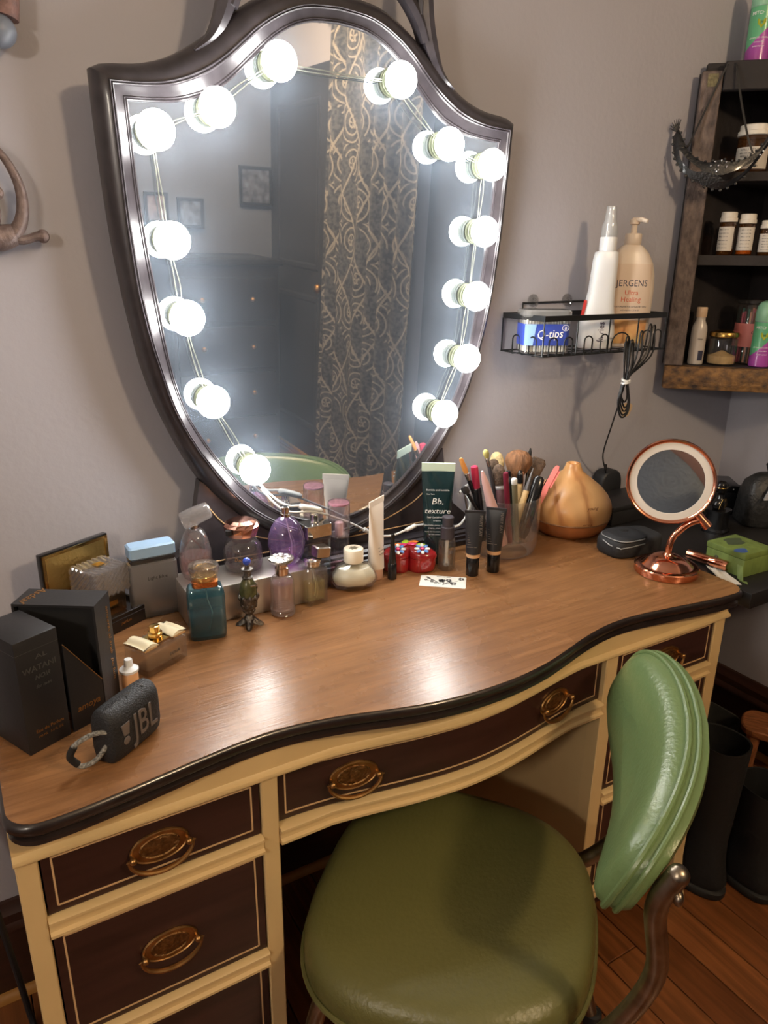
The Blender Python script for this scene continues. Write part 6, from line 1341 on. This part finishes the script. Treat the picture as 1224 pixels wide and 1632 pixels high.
M_SKN = mat('skin', (206, 164, 140), .5, sub=.15); M_SWT = mat('blue_grey_knit', (128, 136, 142), .85, bump=.4, bscale=180); M_JNS = mat('dark_denim', (58, 66, 84), .85, bump=.3, bscale=300); M_HR = mat('brown_hair', (70, 48, 36), .6, bump=.6, bscale=160, stretch=(1, 1, .1))
per = thing('person', 'standing person in a blue-grey top holding up a phone, mirrored in the round mirror', 'person', tuple(PO))
nd = [(0, 0, .90, .13), (0, .005, 1.03, .115), (0, .01, 1.18, .135), (0, -.005, 1.31, .10), (0, .0, 1.375, .052), (0, .012, 1.43, .050), (0, .03, 1.50, (.066, .080)), (0, .028, 1.57, (.074, .088)), (0, .02, 1.625, (.050, .060))]
ed_ = [(i, i+1) for i in range(8)]
for s_ in (-1, 1):
    k = len(nd)
    nd += [(s_*.10, 0, .83, .085), (s_*.10, .015, .48, .056), (s_*.10, -.01, .10, .040), (s_*.11, .05, .045, .038), (s_*.115, .13, .030, .030)]
    ed_ += [(0, k), (k, k+1), (k+1, k+2), (k+2, k+3), (k+3, k+4)]
    k = len(nd)
    nd += [(s_*.155, 0, 1.325, .058), (s_*.215, .030, 1.08, .044), (s_*.130, .185, 1.165, .036), (s_*.062, .298, 1.240, .026), (s_*.054, .322, 1.252, (.016, .030))]
    ed_ += [(3, k), (k, k+1), (k+1, k+2), (k+2, k+3), (k+3, k+4)]
    pb_ = k+4
    for j in range(4):   # fingers wrap round the edge of the phone
        z_ = 1.285-.020*j; k = len(nd)
        nd += [(s_*.050, .338, z_, .0085), (s_*.045, .353, z_+.002, .008), (s_*.032, .357, z_+.003, .0072), (s_*.021-.0015*s_*j, .356, z_+.003, .0062)]
        ed_ += [(pb_, k), (k, k+1), (k+1, k+2), (k+2, k+3)]
    k = len(nd); nd += [(s_*.044, .318, 1.285, .0095), (s_*.026, .325, 1.300, .008), (s_*.014, .327, 1.305, .007)]; ed_ += [(pb_, k), (k, k+1), (k+1, k+2)]
bd_ = skin('body', nd, ed_, M_SKN, per)
tn = [(0, 0, .86, .150), (0, .005, 1.03, .130), (0, .01, 1.18, .150), (0, -.005, 1.315, .112), (0, 0, 1.365, .062)]
te = [(i, i+1) for i in range(4)]
for s_ in (-1, 1):
    k = len(tn); tn += [(s_*.155, 0, 1.325, .070), (s_*.200, .018, 1.16, .058), (s_*.214, .030, 1.085, .055)]; te += [(3, k), (k, k+1), (k+1, k+2)]
skin('sweater', tn, te, M_SWT, per)
jn = [(0, 0, .90, .138)]; je = []
for s_ in (-1, 1):
    k = len(jn); jn += [(s_*.10, 0, .83, .096), (s_*.10, .015, .48, .068), (s_*.10, -.01, .12, .060)]; je += [(0, k), (k, k+1), (k+1, k+2)]
skin('jeans', jn, je, M_JNS, per)
hn = [(0, .005, 1.60, (.084, .094)), (0, -.015, 1.64, (.066, .074)), (0, -.050, 1.54, (.080, .050)), (0, -.055, 1.42, (.078, .034)), (0, -.052, 1.32, (.066, .022))]
skin('hair', hn, [(0, 1), (0, 2), (2, 3), (3, 4)], M_HR, per)
fcm = MB()
T3 = lambda r, f_k, z: tuple(R_*r+F_*f_k+Vector((0, 0, z)))
for s_ in (-1, 1):
    MB().sphere(T3(s_*.030, .098, 1.545), (.011, .011, .008), 12, 8).build('eye', mat('eye_white', (236, 232, 226), .2), per)
    MB().sphere(T3(s_*.030, .1065, 1.545), (.005, .005, .005), 10, 6).build('iris', mat('brown_iris', (70, 46, 30), .2), per)
    MB().tube([T3(s_*.046, .096, 1.562), T3(s_*.030, .107, 1.567), T3(s_*.014, .108, 1.563)], .003, 6).build('eyebrow', M_HR, per)
    MB().sphere(T3(s_*.076, .022, 1.535), (.010, .016, .026), 12, 8).build('ear', M_SKN, per)
MB().tube([T3(0, .106, 1.548), T3(0, .118, 1.520), T3(0, .112, 1.508)], [.007, .011, .008], 10).build('nose', M_SKN, per)
MB().tube([T3(-.024, .096, 1.484), T3(0, .106, 1.483), T3(.024, .096, 1.484)], [.002, .0065, .002], 8).build('mouth', mat('lips', (176, 96, 92), .4), per)
CU = Vector((.1539, .2829, .9467)); CF_ = Vector((.485, .8131, -.3218)); CR_ = Vector((.8609, -.5087, .0121))
pc3 = Vector((0, 0, 1.32))-CF_*.016-CU*.052
ph = thing('phone', 'black phone held up by the person, facing the desk', 'phone', M=Matrix(((CR_.x, CU.x, -CF_.x, pc3.x), (CR_.y, CU.y, -CF_.y, pc3.y), (CR_.z, CU.z, -CF_.z, pc3.z), (0, 0, 0, 1))))
MB().loft([ring(rrect(.074-2*e_, .152-2*e_, .010), z) for e_, z in ((.001, -.004), (0, -.003), (0, .003), (.001, .004))]).build('phone_body', MATS['glossy_black'], ph)
